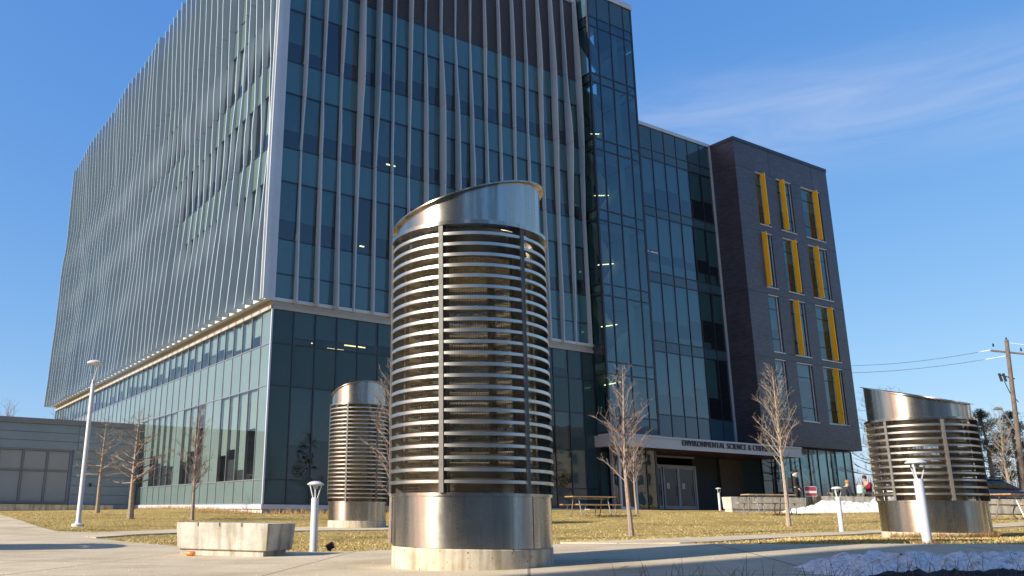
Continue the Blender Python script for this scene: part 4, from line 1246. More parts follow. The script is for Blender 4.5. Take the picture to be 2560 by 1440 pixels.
# ------------------------------------------------------------------ bare trees
def grow_tree(name, loc, h, style, seed, label, group, bark, trunk_r=0.05, clear=0.3, spread=0.5, twigs=1.0, lean=0.0, maxr=None):
    rnd = random.Random(seed)
    root = empty(name, loc); tag(root, label, 'tree', group)
    tk, br = MB(), MB()
    pts, rad = [], []
    n = 14
    ph = rnd.uniform(0, 6)
    for i in range(n + 1):
        t = i / n
        pts.append(Vector((lean * t * h + .02 * h * .3 * math.sin(t * 5 + ph), .012 * h * math.sin(t * 6 + ph * 2), t * h * .97)))
        rad.append(trunk_r * (1 - t) ** .8 + .006)
    pts[0].z = -.15; rad[0] = trunk_r * 1.35
    tk.tube(pts, rad, 8); tk.build('trunk', bark, root)
    def tpos(t):
        k = min(n - 1, int(t * n)); f = t * n - k
        return pts[k].lerp(pts[k + 1], f), rad[k] * (1 - f) + rad[k + 1] * f
    def twig(p, d, L, r, lev, curve):
        seg = 5 if lev < 2 else 3
        P, Rr = [p.copy()], [r]
        q = p.copy(); dd = d.normalized()
        for s in range(seg):
            dd = (dd + Vector((rnd.gauss(0, .11), rnd.gauss(0, .11), rnd.gauss(0, .08) + curve)) ).normalized()
            q = q + dd * L / seg
            P.append(q.copy()); Rr.append(max(.0024, r * (1 - (s + 1) / seg * .78)))
        br.tube(P, Rr, 5 if lev == 0 else 3, cap=False)
        if lev < 2:
            k = int((11 if lev == 0 else 5.2) * twigs * (L / (.25 * h)) ** .4 + rnd.random())
            for _ in range(k):
                t = rnd.uniform(.22, .98); ii = min(seg - 1, int(t * seg)); pp = P[ii].lerp(P[ii + 1], t * seg - ii)
                base = (P[ii + 1] - P[ii]).normalized()
                az = rnd.uniform(0, 2 * math.pi); side = Vector((math.cos(az), math.sin(az), rnd.uniform(-.1, .5)))
                nd = (base * rnd.uniform(.5, 1.0) + side * rnd.uniform(.5, .8)).normalized()
                twig(pp, nd, L * rnd.uniform(.22, .5) * (1 - t * .35), max(.0030, r * .5), lev + 1, curve * .8)
    nb = 36 if style == 'vase' else 46
    for b in range(nb):
        t = clear + (0.97 - clear) * (b + rnd.random() * .8) / nb
        p, r0 = tpos(min(t, .995))
        az = b * 2.4 + rnd.uniform(-.5, .5)
        tt = (t - clear) / (1 - clear)
        if style == 'vase':
            up_ = rnd.uniform(1.0, 1.7); L = h * spread * (0.42 + .75 * math.sin(math.pi * min(1, tt * .78 + .16))) * (1 - tt * .62) * rnd.uniform(.75, 1.1); cv = .05
        else:
            up_ = rnd.uniform(-.08, .35) + .25 * tt; L = h * spread * (1 - tt * .62) * rnd.uniform(.65, 1.15); cv = .045
        d = Vector((math.cos(az), math.sin(az), up_))
        twig(p, d, L, min(r0 * .36, trunk_r * .26), 0, cv)
    br.build('branches', bark, root, sharp=False)
    return root

def on(px, py, Y=None):
    p = gp(px, py); return p
t_ = gp(1577, 1337); hh = lambda p, topy: (p.y * 1.0) * 0
def height_for(p, toppx, toppy):
    P = aty(toppx, toppy, p.y); return P.z - p.z
TR = 'bare young trees on the lawn'
p = gp(1577, 1337); grow_tree('bare_tree', p, height_for(p, 1580, 905), 'vase', 11, 'bare young tree with upright branches between a picnic table and the entrance doors', TR, M['bark_red'], .055, .27, .27)
p = gp(1592, 1283); grow_tree('bare_tree', p, height_for(p, 1585, 1085), 'vase', 12, 'small bare tree directly behind the upright tree near the picnic table', TR, M['bark_red'], .05, .35, .3, .8)
p = gp(1972, 1314); grow_tree('bare_tree', p, height_for(p, 1938, 905), 'vase', 23, 'bare young tree in front of the dark brick wing and the canopy lettering', TR, M['bark'], .06, .33, .27)
p = gp(975, 1356); grow_tree('bare_tree', p, height_for(p, 965, 885), 'vase', 14, 'bare tree half hidden behind the left edge of the tall foreground intake', TR, M['bark_red'], .045, .2, .26)
p = gp(480, 1299); grow_tree('bare_tree', p, height_for(p, 490, 1000), 'vase', 25, 'bare slender upright tree behind the concrete planter', TR, M['bark_red'], .06, .22, .26)
p = gp(325, 1296); grow_tree('bare_tree', p, height_for(p, 338, 1020), 'wide', 36, 'bare wide tree with level branches at the corner of the grey building', TR, M['bark_grey'], .105, .30, .36, .7)
p = gp(243, 1281); grow_tree('bare_tree', p, height_for(p, 252, 1040), 'wide', 47, 'bare tree with level branches right of the lamp post', TR, M['bark_grey'], .09, .38, .36, .6)

# ------------------------------------------------------------------ tables, benches, people on the right
def pz(px, py):
    return gp(px, py)
p = gp(1478, 1291); make_table((p.x, p.y, p.z), AZ + R(-17), 'table_wood', 'reddish wooden picnic table on the lawn left of the bare tree')
p = gp(1935, 1287); make_table((p.x - .15, p.y, p.z), AZ + R(-28), 'table_wood_grey', 'grey weathered picnic table in front of a concrete bench')
p = gp(2540, 1299); make_table((p.x + .3, p.y, p.z), R(18), 'table_wood', 'picnic table at the right edge behind the short steel intake')
p1, p2 = gp(1830, 1279), gp(1985, 1280)
make_bench((p1.x, p1.y, 0), (p1.x + 3.6, p1.y + .75, 0), .7, .62, 'pale concrete bench behind the grey picnic table', p1.z)
p1 = gp(2450, 1292)
make_bench((p1.x, p1.y + 1, 0), (p1.x + 7, p1.y + 1.4, 0), .7, .60, 'pale concrete bench behind the picnic table at the right edge', p1.z)
p1 = gp(2085, 1279)
make_bench((p1.x + .6, p1.y + 2.2, 0), (p1.x + 6.6, p1.y + 2.8, 0), .7, .62, 'concrete bench behind the snow bank where a person sits', p1.z + .05)
SEATZ = p1.z + .05 + .62; SEATP = p1

def limb_fig(name, joints, edges, rads, parent, mat, sub=2):
    me = bpy.data.meshes.new(name)
    me.from_pydata(joints, edges, [])
    o = bpy.data.objects.new(name, me); COL.objects.link(o)
    sk = o.modifiers.new('skin', 'SKIN'); sk.use_smooth_shade = True
    if not me.skin_vertices: 
        bpy.context.view_layer.objects.active = o
    lay = me.skin_vertices[0].data if me.skin_vertices else None
    if lay:
        for i, r_ in enumerate(rads): lay[i].radius = (r_, r_ * .9) if not isinstance(r_, tuple) else r_
        lay[0].use_root = True
    ss = o.modifiers.new('sub', 'SUBSURF'); ss.levels = sub; ss.render_levels = sub
    bpy.context.view_layer.update()
    dg = bpy.context.evaluated_depsgraph_get()
    nm = bpy.data.meshes.new_from_object(o.evaluated_get(dg))
    bpy.data.objects.remove(o)
    nm.materials.clear(); nm.materials.append(mat)
    for p_ in nm.polygons: p_.use_smooth = True
    oo = bpy.data.objects.new(name, nm); COL.objects.link(oo); oo.parent = parent
    return oo
SKIN = plain('skin', (0.46, 0.27, 0.19), .6, 0, .05, 4)
def cloth(n_, c): return plain(n_, c, .9, 0, .15, 12, .2)
def ball(name, c, r, mat, parent, sc=(1, 1, 1), n=14):
    m_ = MB(); prof = []
    for k in range(n + 1):
        t = -math.pi / 2 + math.pi * k / n; prof.append((max(1e-4, r * math.cos(t)), r * math.sin(t)))
    m_.lathe(prof, 20); o_ = m_.build(name, mat, parent); o_.location = c; o_.scale = sc; return o_
def make_person(loc, rz, pose, top, pants, hair, label, bag=None, hood=None, scale=1.0, skin=SKIN):
    root = empty('person', loc, rz); tag(root, label, 'person'); root.scale = (scale,) * 3
    if pose == 'stand':
        J = [(0, 0, .95), (0, 0, 1.15), (0, .0, 1.38), (0, .0, 1.49), (0, -.02, 1.58), (0, -.03, 1.68), (0, -.02, 1.745),
             (.18, 0, 1.42), (.24, .02, 1.15), (.22, -.08, .92), (.22, -.13, .84), (-.18, 0, 1.42), (-.24, .02, 1.15), (-.20, -.12, .95), (-.19, -.17, .88),
             (.09, 0, .90), (.10, -.02, .50), (.10, .03, .08), (.10, -.14, .03), (-.09, 0, .90), (-.10, .04, .50), (-.10, .10, .08), (-.10, -.07, .03)]
    elif pose == 'lean':
        J = [(0, 0, .52), (0, -.03, .74), (0, -.12, .95), (0, -.17, 1.05), (0, -.21, 1.13), (0, -.24, 1.22), (0, -.23, 1.285),
             (.18, -.10, .98), (.24, -.14, .74), (.12, -.34, .86), (.06, -.33, 1.02), (-.18, -.10, .98), (-.24, -.16, .74), (-.16, -.36, .66), (-.12, -.42, .66),
             (.09, -.02, .50), (.12, -.42, .50), (.12, -.44, .08), (.12, -.60, .03), (-.09, -.02, .50), (-.12, -.42, .48), (-.12, -.40, .08), (-.12, -.56, .03)]
    else:
        J = [(0, 0, .12), (0, -.02, .34), (0, -.07, .56), (0, -.10, .66), (0, -.13, .74), (0, -.16, .83), (0, -.15, .895),
             (.18, -.05, .59), (.23, -.16, .38), (.10, -.36, .40), (.07, -.42, .44), (-.18, -.05, .59), (-.23, -.16, .38), (-.10, -.36, .38), (-.07, -.42, .42),
             (.09, -.02, .10), (.12, -.42, .16), (.12, -.50, -.26), (.12, -.64, -.30), (-.09, -.02, .10), (-.12, -.42, .14), (-.12, -.52, -.26), (-.12, -.66, -.30)]
    E = [(0, 1), (1, 2), (2, 3), (3, 4), (4, 5), (5, 6), (2, 7), (7, 8), (8, 9), (9, 10), (2, 11), (11, 12), (12, 13), (13, 14), (0, 15), (15, 16), (16, 17), (17, 18), (0, 19), (19, 20), (20, 21), (21, 22)]
    Rr = [(.15, .12), (.14, .11), (.15, .11), (.06, .06), (.07, .08), (.08, .095), (.055, .065), .06, .045, .035, .03, .06, .045, .035, .03, .09, .065, .045, .04, .09, .065, .045, .04]
    limb_fig('body', J, E, Rr, root, skin)
    # clothes follow the same skeleton, slightly larger
    k = 1.16
    idx = [0, 1, 2, 7, 8, 9, 11, 12, 13]
    mp_ = {a: i for i, a in enumerate(idx)}
    jt = [J[a] for a in idx]; et = [(mp_[a], mp_[b]) for a, b in E if a in mp_ and b in mp_]
    rr = [tuple(x * k * 1.08 for x in Rr[a]) if isinstance(Rr[a], tuple) else Rr[a] * 1.5 for a in idx]
    jt[0] = tuple(Vector(jt[0]) - Vector((0, 0, .06 if pose == 'stand' else 0)))
    limb_fig('jacket', jt, et, rr, root, top)
    idx = [0, 15, 16, 17, 19, 20, 21]; mp_ = {a: i for i, a in enumerate(idx)}
    limb_fig('trousers', [J[a] for a in idx], [(mp_[a], mp_[b]) for a, b in E if a in mp_ and b in mp_], [tuple(x * 1.08 for x in Rr[a]) if isinstance(Rr[a], tuple) else Rr[a] * 1.18 for a in idx], root, pants)
    for a in (17, 21):
        q = MB(); x, y, z = J[a]; q.box(x - .05, x + .05, y - .2, y + .07, z - .08, z + .02); q.build('shoe', M['black'], root, bevel=.02)
    hx, hy, hz = J[5]
    ball('hair', (hx, hy + .018, hz + .03), .103, hair, root, (.92, 1.03, 1.0))
    for s in (-1, 1): ball('eye', (hx + s * .032, hy - .083, hz - .005), .010, M['black'], root)
    q = MB(); q.add([(hx, hy - .115, hz - .03), (hx - .014, hy - .085, hz - .035), (hx + .014, hy - .085, hz - .035), (hx, hy - .085, hz + .01)], [(0, 1, 3), (0, 3, 2), (0, 2, 1)]); q.build('nose', skin, root)
    # hands with five fingers
    for (a, b) in ((9, 10), (13, 14)):
        A, B_ = Vector(J[a]), Vector(J[b]); d = (B_ - A).normalized(); sd = d.cross(Vector((0, 0, 1))); sd = sd.normalized() if sd.length > .1 else Vector((1, 0, 0))
        q = MB()
        for f_ in range(4): o_ = B_ + sd * (f_ - 1.5) * .018; q.tube([o_ - d * .01, o_ + d * .045, o_ + d * (.07 - abs(f_ - 1.4) * .006) + Vector((0, 0, -.012))], [.009, .008, .006], 6)
        q.tube([B_ - d * .03 + sd * .03, B_ + sd * .05 + d * .02], [.01, .008], 6)
        q.build('hand', skin, root)
    if bag: 
        q = MB(); q.box(-.17, .17, .13, .33, J[2][2] - .42, J[2][2] + .06); q.build('backpack', bag, root, bevel=.05)
    if hood:
        ball('hood', (hx, hy + .07, hz - .14), .10, hood, root, (1.15, .8, .7))
    return root
p = gp(1998, 1277)
make_person((p.x, p.y, p.z), R(55), 'stand', cloth('black_coat', (.012, .012, .014)), cloth('black_trousers', (.012, .012, .016)), cloth('dark_hair', (.015, .012, .01)),
            'standing person in black with backpack and pale hood by the lobby glass', bag=cloth('black_bag', (.010, .010, .012)), hood=cloth('pale_hood', (.42, .5, .44)))
s1 = gp(2119, 1276)
make_person((s1.x + .1, s1.y + .3, s1.z), R(100), 'lean', cloth('dark_jacket', (.02, .022, .03)), cloth('dark_jeans', (.02, .02, .026)), cloth('light_brown_hair', (.30, .16, .06)),
            'person in dark clothes with light brown hair perched left of the snow bank')
q1 = aty(2165, 1247, SEATP.y + 2.6)
make_person((q1.x + .25, SEATP.y + 2.75, SEATZ), R(-75), 'sit', cloth('burgundy_jumper', (.16, .008, .020)), cloth('grey_trousers', (.09, .09, .09)), cloth('brown_hair', (.03, .018, .01)),
            'seated person in a burgundy top holding a mint green bag')
m = MB(); m.box(-.16, .16, -.14, .14, 0, .40)
o = m.build('tote_bag', cloth('mint_bag', (.33, .62, .45)), None, bevel=.06); o.location = (q1.x - .12, SEATP.y + 2.7, SEATZ + .12); o.rotation_euler = (0, R(8), R(20)); tag(o, 'mint green bag in the lap of the seated person', 'bag')

# sign and small things by the lobby
p = gp(2040, 1277)
sg = empty('lawn_sign', (p.x, p.y + .3, p.z), R(5)); tag(sg, 'small red and white sign on wire legs in front of the lobby glass', 'sign')
m = MB(); m.box(-.28, .28, -.008, .008, .62, 1.05); m.build('sign_board', plain('sign_white', (.7, .68, .66), .5), sg)
m = MB(); m.box(-.26, .26, -.012, -.0085, .86, 1.03); m.box(-.26, .26, -.012, -.0085, .64, .76); m.build('red_bands', plain('sign_red', (.35, .05, .06), .5), sg)
m = MB(); m.tube([(-.2, 0, -.1), (-.2, 0, .64)], .006, 6); m.tube([(.2, 0, -.1), (.2, 0, .64)], .006, 6); m.build('wire_legs', M['galv'], sg)
p = gp(2062, 1273)
for k, dx in enumerate((0.0, 1.05)):
    bp_ = empty('bicycle_rack', (p.x + dx, p.y + .8, p.z), R(70)); tag(bp_, ('left' if k == 0 else 'right') + ' of two low metal hoop racks near the lobby glass', 'bicycle rack', 'hoop bicycle racks')
    m = MB(); m.tube([(-.3, 0, -.1), (-.3, 0, .6), (-.24, 0, .74), (0, 0, .8), (.24, 0, .74), (.3, 0, .6), (.3, 0, -.1)], .022, 8); m.build('hoop', M['galv'], bp_)
    m = MB(); m.box(-.36, -.24, -.06, .06, 0, .02); m.box(.24, .36, -.06, .06, 0, .02); m.build('foot_plate', M['galv'], bp_)
p = gp(2062 - 0, 1274)
pb = gp(2061, 1276)
bo = empty('wooden_post', (pb.x + .35, pb.y, pb.z)); tag(bo, 'short tan wooden post near the lobby glass', 'post')
m = MB(); m.box(-.09, .09, -.09, .09, -.1, .78); m.build('post_shaft', M['table_wood_grey'], bo, bevel=.015)
wb = empty('waste_bin', W(36.2, -0.6, 0.02), AZ); tag(wb, 'dark waste and recycling bin in the shaded entrance recess', 'bin')
m = MB(); m.box(-.7, .7, -.3, .3, 0, 1.1); m.build('bin_body', M['black'], wb, bevel=.03)
m = MB(); m.box(-.72, .72, -.32, .32, 1.1, 1.16); m.build('bin_lid', plain('bin_blue', (.03, .07, .2), .4), wb)

# ------------------------------------------------------------------ snow
def mound(name, cx_, cy_, ax, ay, rot, h, mat, seed, nxx=90, nyy=50, rough=.35, fn=None):
    vs, fs = [], []
    for j in range(nyy + 1):
        for i in range(nxx + 1):
            a, b = i / nxx * 2 - 1, j / nyy * 2 - 1
            x = cx_ + a * ax * math.cos(rot) - b * ay * math.sin(rot); y = cy_ + a * ax * math.sin(rot) + b * ay * math.cos(rot)
            e = max(0, 1 - abs(a) ** 2.4) * max(0, 1 - abs(b) ** 2.2)
            nn = noise.fractal((x * 1.1 + seed, y * 1.1, seed), 1.0, 2.0, 5)
            n2 = noise.fractal((x * 6 + seed, y * 6, seed * 2), .9, 2.1, 4)
            z = h * e ** .6 * (1 + .55 * nn) + n2 * .062 * e ** .3 - .05
            if fn: z = (z + .05) * fn(a, b) - .05 + (.02 if fn(a, b) > .5 else 0)
            vs.append((x, y, ter(x, y) + z))
    for j in range(nyy):
        for i in range(nxx):
            k = j * (nxx + 1) + i; fs.append((k, k + 1, k + nxx + 2, k + nxx + 1))
    m_ = MB(); m_.add(vs, fs, True)
    return m_.build(name, mat, sharp=False)
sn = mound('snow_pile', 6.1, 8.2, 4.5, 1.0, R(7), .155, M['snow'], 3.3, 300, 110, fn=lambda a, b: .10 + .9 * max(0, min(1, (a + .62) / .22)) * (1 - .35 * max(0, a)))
tag(sn, 'low dirty snow pile in shade at the lower right corner', 'snow pile')
sl = mound('garden_soil', 7.3, 6.95, 4.6, .75, R(3), .19, M['soil'], 8.1, 220, 60)
tag(sl, kind='structure')
p = gp(2090, 1281)
sb2 = mound('snow_bank', p.x + 1.0, p.y + 1.0, 2.6, .85, R(5), .42, plain('bright_snow', (.66, .63, .58), .7, 0, .2, 6, .6), 5.5, 120, 40)
tag(sb2, 'sunlit snow bank in front of the concrete bench on the right', 'snow pile')
sb3 = mound('snow_drift', p.x + 3.4, p.y + 1.6, 1.6, .9, R(15), .75, bpy.data.materials['bright_snow'], 9.5, 60, 40)
tag(sb3, 'taller heap of snow below the seated person', 'snow pile')

# ------------------------------------------------------------------ car, utility pole, background on the right
cp_ = aty(2500, 1250, 47)
car = empty('parked_car', (cp_.x + .2, 48, cp_.z - .35), R(4)); tag(car, 'dark blue parked car behind the bench at the right edge', 'car')
CARP = plain('dark_blue_paint', (.02, .03, .06), .18, .3, .03, 2)
def loft(name, secs, mat, parent):
    # secs: (x, halfwidth, z0, z1)
    m_ = MB(); vs, fs = [], []; n_ = 12
    for (x, w, z0, z1) in secs:
        for k in range(n_):
            t = 2 * math.pi * k / n_
            c, s = math.cos(t), math.sin(t)
            vs.append((x, w * math.copysign(abs(c) ** .45, c), (z0 + z1) / 2 + (z1 - z0) / 2 * math.copysign(abs(s) ** .45, s)))
    for i in range(len(secs) - 1):
        for k in range(n_): fs.append((i * n_ + k, i * n_ + (k + 1) % n_, (i + 1) * n_ + (k + 1) % n_, (i + 1) * n_ + k))
    fs.append(tuple(range(n_))); fs.append(tuple(reversed(range((len(secs) - 1) * n_, len(secs) * n_))))
    m_.add(vs, fs, True)
    return m_.build(name, mat, parent)
loft('body', [(-2.25, .70, .35, .80), (-2.1, .84, .25, .93), (-1.3, .89, .22, .98), (0, .90, .22, .96), (1.0, .89, .22, .94), (1.9, .84, .24, .82), (2.25, .70, .32, .66)], CARP, car)
loft('cabin', [(-1.75, .62, .90, .98), (-1.1, .68, .9, 1.36), (-.2, .70, .9, 1.46), (.5, .69, .9, 1.38), (1.3, .62, .9, .98)], glass('car_glass', (.15, .2, .25), 1.8, 0), car)
loft('roof', [(-1.15, .60, 1.34, 1.40), (-.3, .64, 1.43, 1.485), (.5, .60, 1.35, 1.41)], CARP, car)
for s in (-1, 1):
    for x in (-1.4, 1.4):
        m = MB(); m.lathe([(0, -.11), (.3, -.11), (.33, -.08), (.33, .08), (.3, .11), (0, .11)], 24); o = m.build('wheel', M['black'], car); o.rotation_euler = (R(90), 0, 0); o.location = (x, s * .80, .33)
for k, x in enumerate((2.18,)):
    for s in (-1, 1): m = MB(); m.box(2.08, 2.22, s * .6 - .14, s * .6 + .14, .56, .70); m.build('headlight', M['lamp_lens'], car, bevel=.03)

YP = 62.0
b0 = aty(2561, 1240, YP); t0 = aty(2516, 850, YP)
up_ = empty('utility_pole', (b0.x, YP, ter(b0.x, YP))); tag(up_, 'wooden utility pole with crossarm and cables at the right edge', 'utility pole')
hp = t0.z - ter(b0.x, YP); dxp = t0.x - b0.x
m = MB(); m.tube([(0, 0, -.3), (dxp, 0, hp)], [.19, .13], 12); m.build('pole', M['pole_wood'], up_)
m = MB(); m.bar((dxp - 1.1, .3, hp - .75), (dxp + 1.0, -.3, hp - 1.1), .12, .12); m.build('crossarm', M['pole_wood'], up_)
for dx_ in (-1.05, .0, .95):
    m = MB(); z = hp - .68 - dx_ * .16; m.lathe([(0, 0), (.05, 0), (.07, .06), (.04, .1), (.07, .16), (.04, .2), (0, .3)], 10, c=(dxp + dx_, 0, z if dx_ else hp - .05)); m.build('insulator', M['black'], up_)
m = MB(); m.bar((dxp + .1, 0, hp - 2.9), (dxp - 1.0, 0, hp - 2.6), .06, .06)
for q_ in (-1.0, -.7): m.tube([(dxp + q_, 0, hp - 2.5), (dxp + q_ + .12, 0, hp - 3.1)], .09, 8)
m.tube([(dxp - .7, 0, hp - 3.1), (dxp - .45, 0, hp - 3.9), (dxp + .06, 0, hp - 4.6)], .03, 5)
m.build('fuse_cutout', M['black'], up_)
def wire(a, b, sag, label, r=.02):
    pts = [Vector(a).lerp(Vector(b), k / 16) - Vector((0, 0, sag * 4 * (k / 16) * (1 - k / 16))) for k in range(17)]
    m_ = MB(); m_.tube(pts, r, 5); o_ = m_.build('power_line', plain('wire_metal', (.85, .85, .85), .4, .0, .05, 3) if 'wire_metal' not in bpy.data.materials else bpy.data.materials['wire_metal'])
    tag(o_, label, 'cable', 'power lines'); return o_
tp = Vector((b0.x + dxp, YP, ter(b0.x, YP) + hp))
wire(tp + Vector((-1.1, .3, -.7)), aty(1850, 888, 95), 1.2, 'upper pale power line left of the utility pole')
wire(tp + Vector((-.3, 0, -1.2)), aty(1850, 915, 90), 1.0, 'lower pale power line left of the utility pole')
wire(tp + Vector((.0, 0, -.2)), tp + Vector((30, -8, -2)), 1.0, 'power line running right from the utility pole out of the picture')
sl_ = empty('street_light', tuple(tp)); sl_.location = (b0.x, YP, ter(b0.x, YP)); tag(sl_, 'cobra head street light on a curved arm from the utility pole', 'street light')
a1_ = aty(2531, 1075, YP); a2_ = aty(2502, 1022, YP); o0 = Vector(sl_.location)
m = MB(); m.tube([a1_ - o0 + Vector((.2, 0, 0)), (a1_.lerp(a2_, .5)) - o0 + Vector((.0, 0, .35)), a2_ - o0], .04, 8); m.build('arm', M['galv'], sl_)
m = MB(); c_ = a2_ - o0; m.tube([c_ + Vector((.1, 0, 0)), c_ + Vector((-.25, 0, .02)), c_ + Vector((-.5, 0, -.04))], [.06, .13, .05], 10); m.build('lamp_head', M['galv'], sl_)

# pines and bare trees beyond
def grow_pine(loc, h, seed, label, group='pine trees', full=False):
    rnd = random.Random(seed)
    root = empty('pine_tree', loc); tag(root, label, 'tree', group)
    m_ = MB(); m_.tube([(0, 0, -.3), (.1, 0, h * .5), (0, .1, h * .97)], [.20, .14, .04], 8); m_.build('trunk', M['bark_grey'], root)
    cr, lb = MB(), MB()
    st = .12 if full else .22
    for b in range(58):
        t = st + (1 - st) * (b + rnd.random()) / 58
        L = h * (.27 if full else .21) * (1 - (t - st) / (1 - st)) ** .6 * rnd.uniform(.55, 1.15) + .35
        az = rnd.uniform(0, 6.28); d = Vector((math.cos(az), math.sin(az), rnd.uniform(-.05, .3)))
        a = Vector((0, 0, t * h)); e = a + d * L
        lb.tube([a, e], [.035, .012], 4, cap=False)
        for k in range(9):
            c = a.lerp(e, rnd.uniform(.42, 1.05)) + Vector((rnd.gauss(0, .18), rnd.gauss(0, .18), rnd.gauss(0, .12)))
            for q in range(13):
                n1 = Vector((rnd.gauss(0, 1), rnd.gauss(0, 1), rnd.gauss(0, .6) + .4)).normalized(); s_ = n1.cross(Vector((rnd.random(), rnd.random(), rnd.random()))).normalized() * .022
                c2 = c + Vector((rnd.gauss(0, .12), rnd.gauss(0, .12), rnd.gauss(0, .08))); ln = rnd.uniform(.14, .30)
                cr.add([c2 - s_, c2 + s_, c2 + n1 * ln], [(0, 1, 2)])
    lb.build('branches', M['bark_grey'], root, sharp=False); cr.build('crown', M['needles'], root, sharp=False)
    return root
def by_px(px, ytop, Y):
    t1 = aty(px, ytop, Y); return (t1.x, Y, ter(t1.x, Y)), t1.z - ter(t1.x, Y)
l_, h_ = by_px(2452, 1030, 70); grow_pine(l_, h_, 1, 'left of the two pines behind the parked car')
l_, h_ = by_px(2520, 1035, 76); grow_pine(l_, h_, 2, 'right of the two pines behind the parked car')
GB = 'bare trees beyond the buildings'
for k, (px, py, Y, st, lab, sp_r) in enumerate([(2192, 965, 58, 'wide', 'tall bare tree just right of the dark brick wing', .42), (2262, 1000, 66, 'vase', 'bare tree behind the left half of the short steel intake', .35), (2330, 1000, 75, 'wide', 'bare tree behind the right half of the short steel intake', .4), (2490, 1010, 60, 'vase', 'slim bare tree between the two pines', .3)]):
    l_, h_ = by_px(px, py, Y); grow_tree('bare_tree', l_, h_, st, 60 + k, lab, GB, M['bark_grey'], .13, .22, sp_r, 1.0)
for k, (px, py) in enumerate([(25, 990), (150, 1010)]):
    l_, h_ = by_px(px, py, 90); grow_tree('bare_tree', l_, h_, 'vase', 80 + k, ['bare tree top behind the far left of the grey building', 'bare tree top behind the grey building, nearer the lamp post'][k], GB, M['bark_grey'], .15, .3, .3, .7)
# distant brush as one mass
rnd = random.Random(5)
m = MB()
for k in range(2600):
    x = rnd.uniform(40, 150); y = rnd.uniform(105, 135); z = ter(x, y)
    hgt = rnd.uniform(.8, 3.0); dx = rnd.gauss(0, .5)
    m.add([(x - .05, y, z), (x + .05, y, z), (x + dx, y + rnd.gauss(0, .4), z + hgt)], [(0, 1, 2)])
tag(m.build('brush', plain('brush_twigs', (.16, .11, .07), .9, 0, .3, 2), sharp=False), 'far band of brown winter brush on the horizon at the right', 'brush', kind='stuff')

# out-of-frame surroundings that glass and steel reflect
rb = empty('brick_house', (96, 16, ter(96, 16)), R(80)); tag(rb, 'pale apartment house facing the campus, seen only in reflections', 'building')
m = MB(); m.box(-22, 22, -6, 6, -1, 9); m.build('wall', plain('pale_render', (.33, .29, .25), .8, 0, .1, .4), rb)
m = MB(); m.pts8([(-22.6, -6.6, 9), (22.6, -6.6, 9), (22.6, 6.6, 9), (-22.6, 6.6, 9), (-22, -.1, 12.6), (22, -.1, 12.6), (22, .1, 12.6), (-22, .1, 12.6)]); m.build('roof', plain('shingle', (.10, .085, .08), .8, 0, .2, 2), rb)
for k in range(9):
    for f_ in range(3):
        m = MB(); m.box(-20 + k * 4.6, -18.4 + k * 4.6, 6.0, 6.06, 1 + f_ * 2.8, 2.5 + f_ * 2.8); m.build('window', M['spandrel_dark'], rb)
_d = Vector((-.9, -.435, 0)).normalized(); _q = Vector((-15.0, 0.35, 0)) + _d * 12 + Vector((-_d.y, _d.x, 0)) * 12
cb = empty('shade_block', (_q.x, _q.y, -0.2), math.atan2(-_d.y, -_d.x)); tag(cb, 'tall unseen block added behind the photographer to shade the foreground', 'building')  # unseen block, lined up with the sun to cast the foreground shade
m = MB(); m.box(-12, 12, -12, 12, -1, 17.5); m.build('wall', plain('shade_block_wall', (.20, .19, .18), .8, 0, .15, .5), cb)
m = MB(); m.box(-12.3, 12.3, -12.3, 12.3, 17.5, 18.0); m.build('roof', M['siding_trim'], cb)
for k in range(5):
    for f_ in range(4):
        m = MB(); m.box(12.0, 12.06, -10 + k * 4.4, -8.2 + k * 4.4, 1.5 + f_ * 4, 3.7 + f_ * 4); m.build('window', M['spandrel_dark'], cb)
hb = empty('reflection_block', (22, -48, ter(22, -48)), R(-6)); tag(hb, 'long unseen brown block added south of the lawn to darken steel reflections', 'building')  # unseen block added so the steel mirrors something dark and brown
m = MB(); m.box(-42, 42, -8, 8, -1, 15); m.build('wall', plain('brown_wall', (.20, .14, .09), .85, 0, .25, .25), hb)
m = MB(); m.box(-42.4, 42.4, -8.4, 8.4, 15, 15.5); m.build('roof', M['siding_trim'], hb)
for k in range(14):
    for f_ in range(3):
        m = MB(); m.box(-39 + k * 5.8, -36.5 + k * 5.8, 8.0, 8.06, 1.5 + f_ * 4.5, 4 + f_ * 4.5); m.build('window', M['spandrel_dark'], hb)
pr = grow_pine((58, 22, ter(58, 22)), 11, 31, 'pine seen only in the window reflections, nearest the lawn', 'reflected pines', True)
for (x, y, s, lab) in [(64, 9, 1.1, 'second'), (60, 31, .9, 'third'), (72, 18, 1.2, 'fourth'), (66, -6, 1.0, 'fifth'), (30, -30, 1.1, 'sixth'), (-2, -42, 1.2, 'seventh'), (16, -38, 1.0, 'eighth')]:
    c = copy_tree(pr); c.location = (x, y, ter(x, y)); c.scale = (s, s, s); c.rotation_euler = (0, 0, s * 9)
    c['label'] = lab + ' pine of the row outside the view, east and south of the lawn'

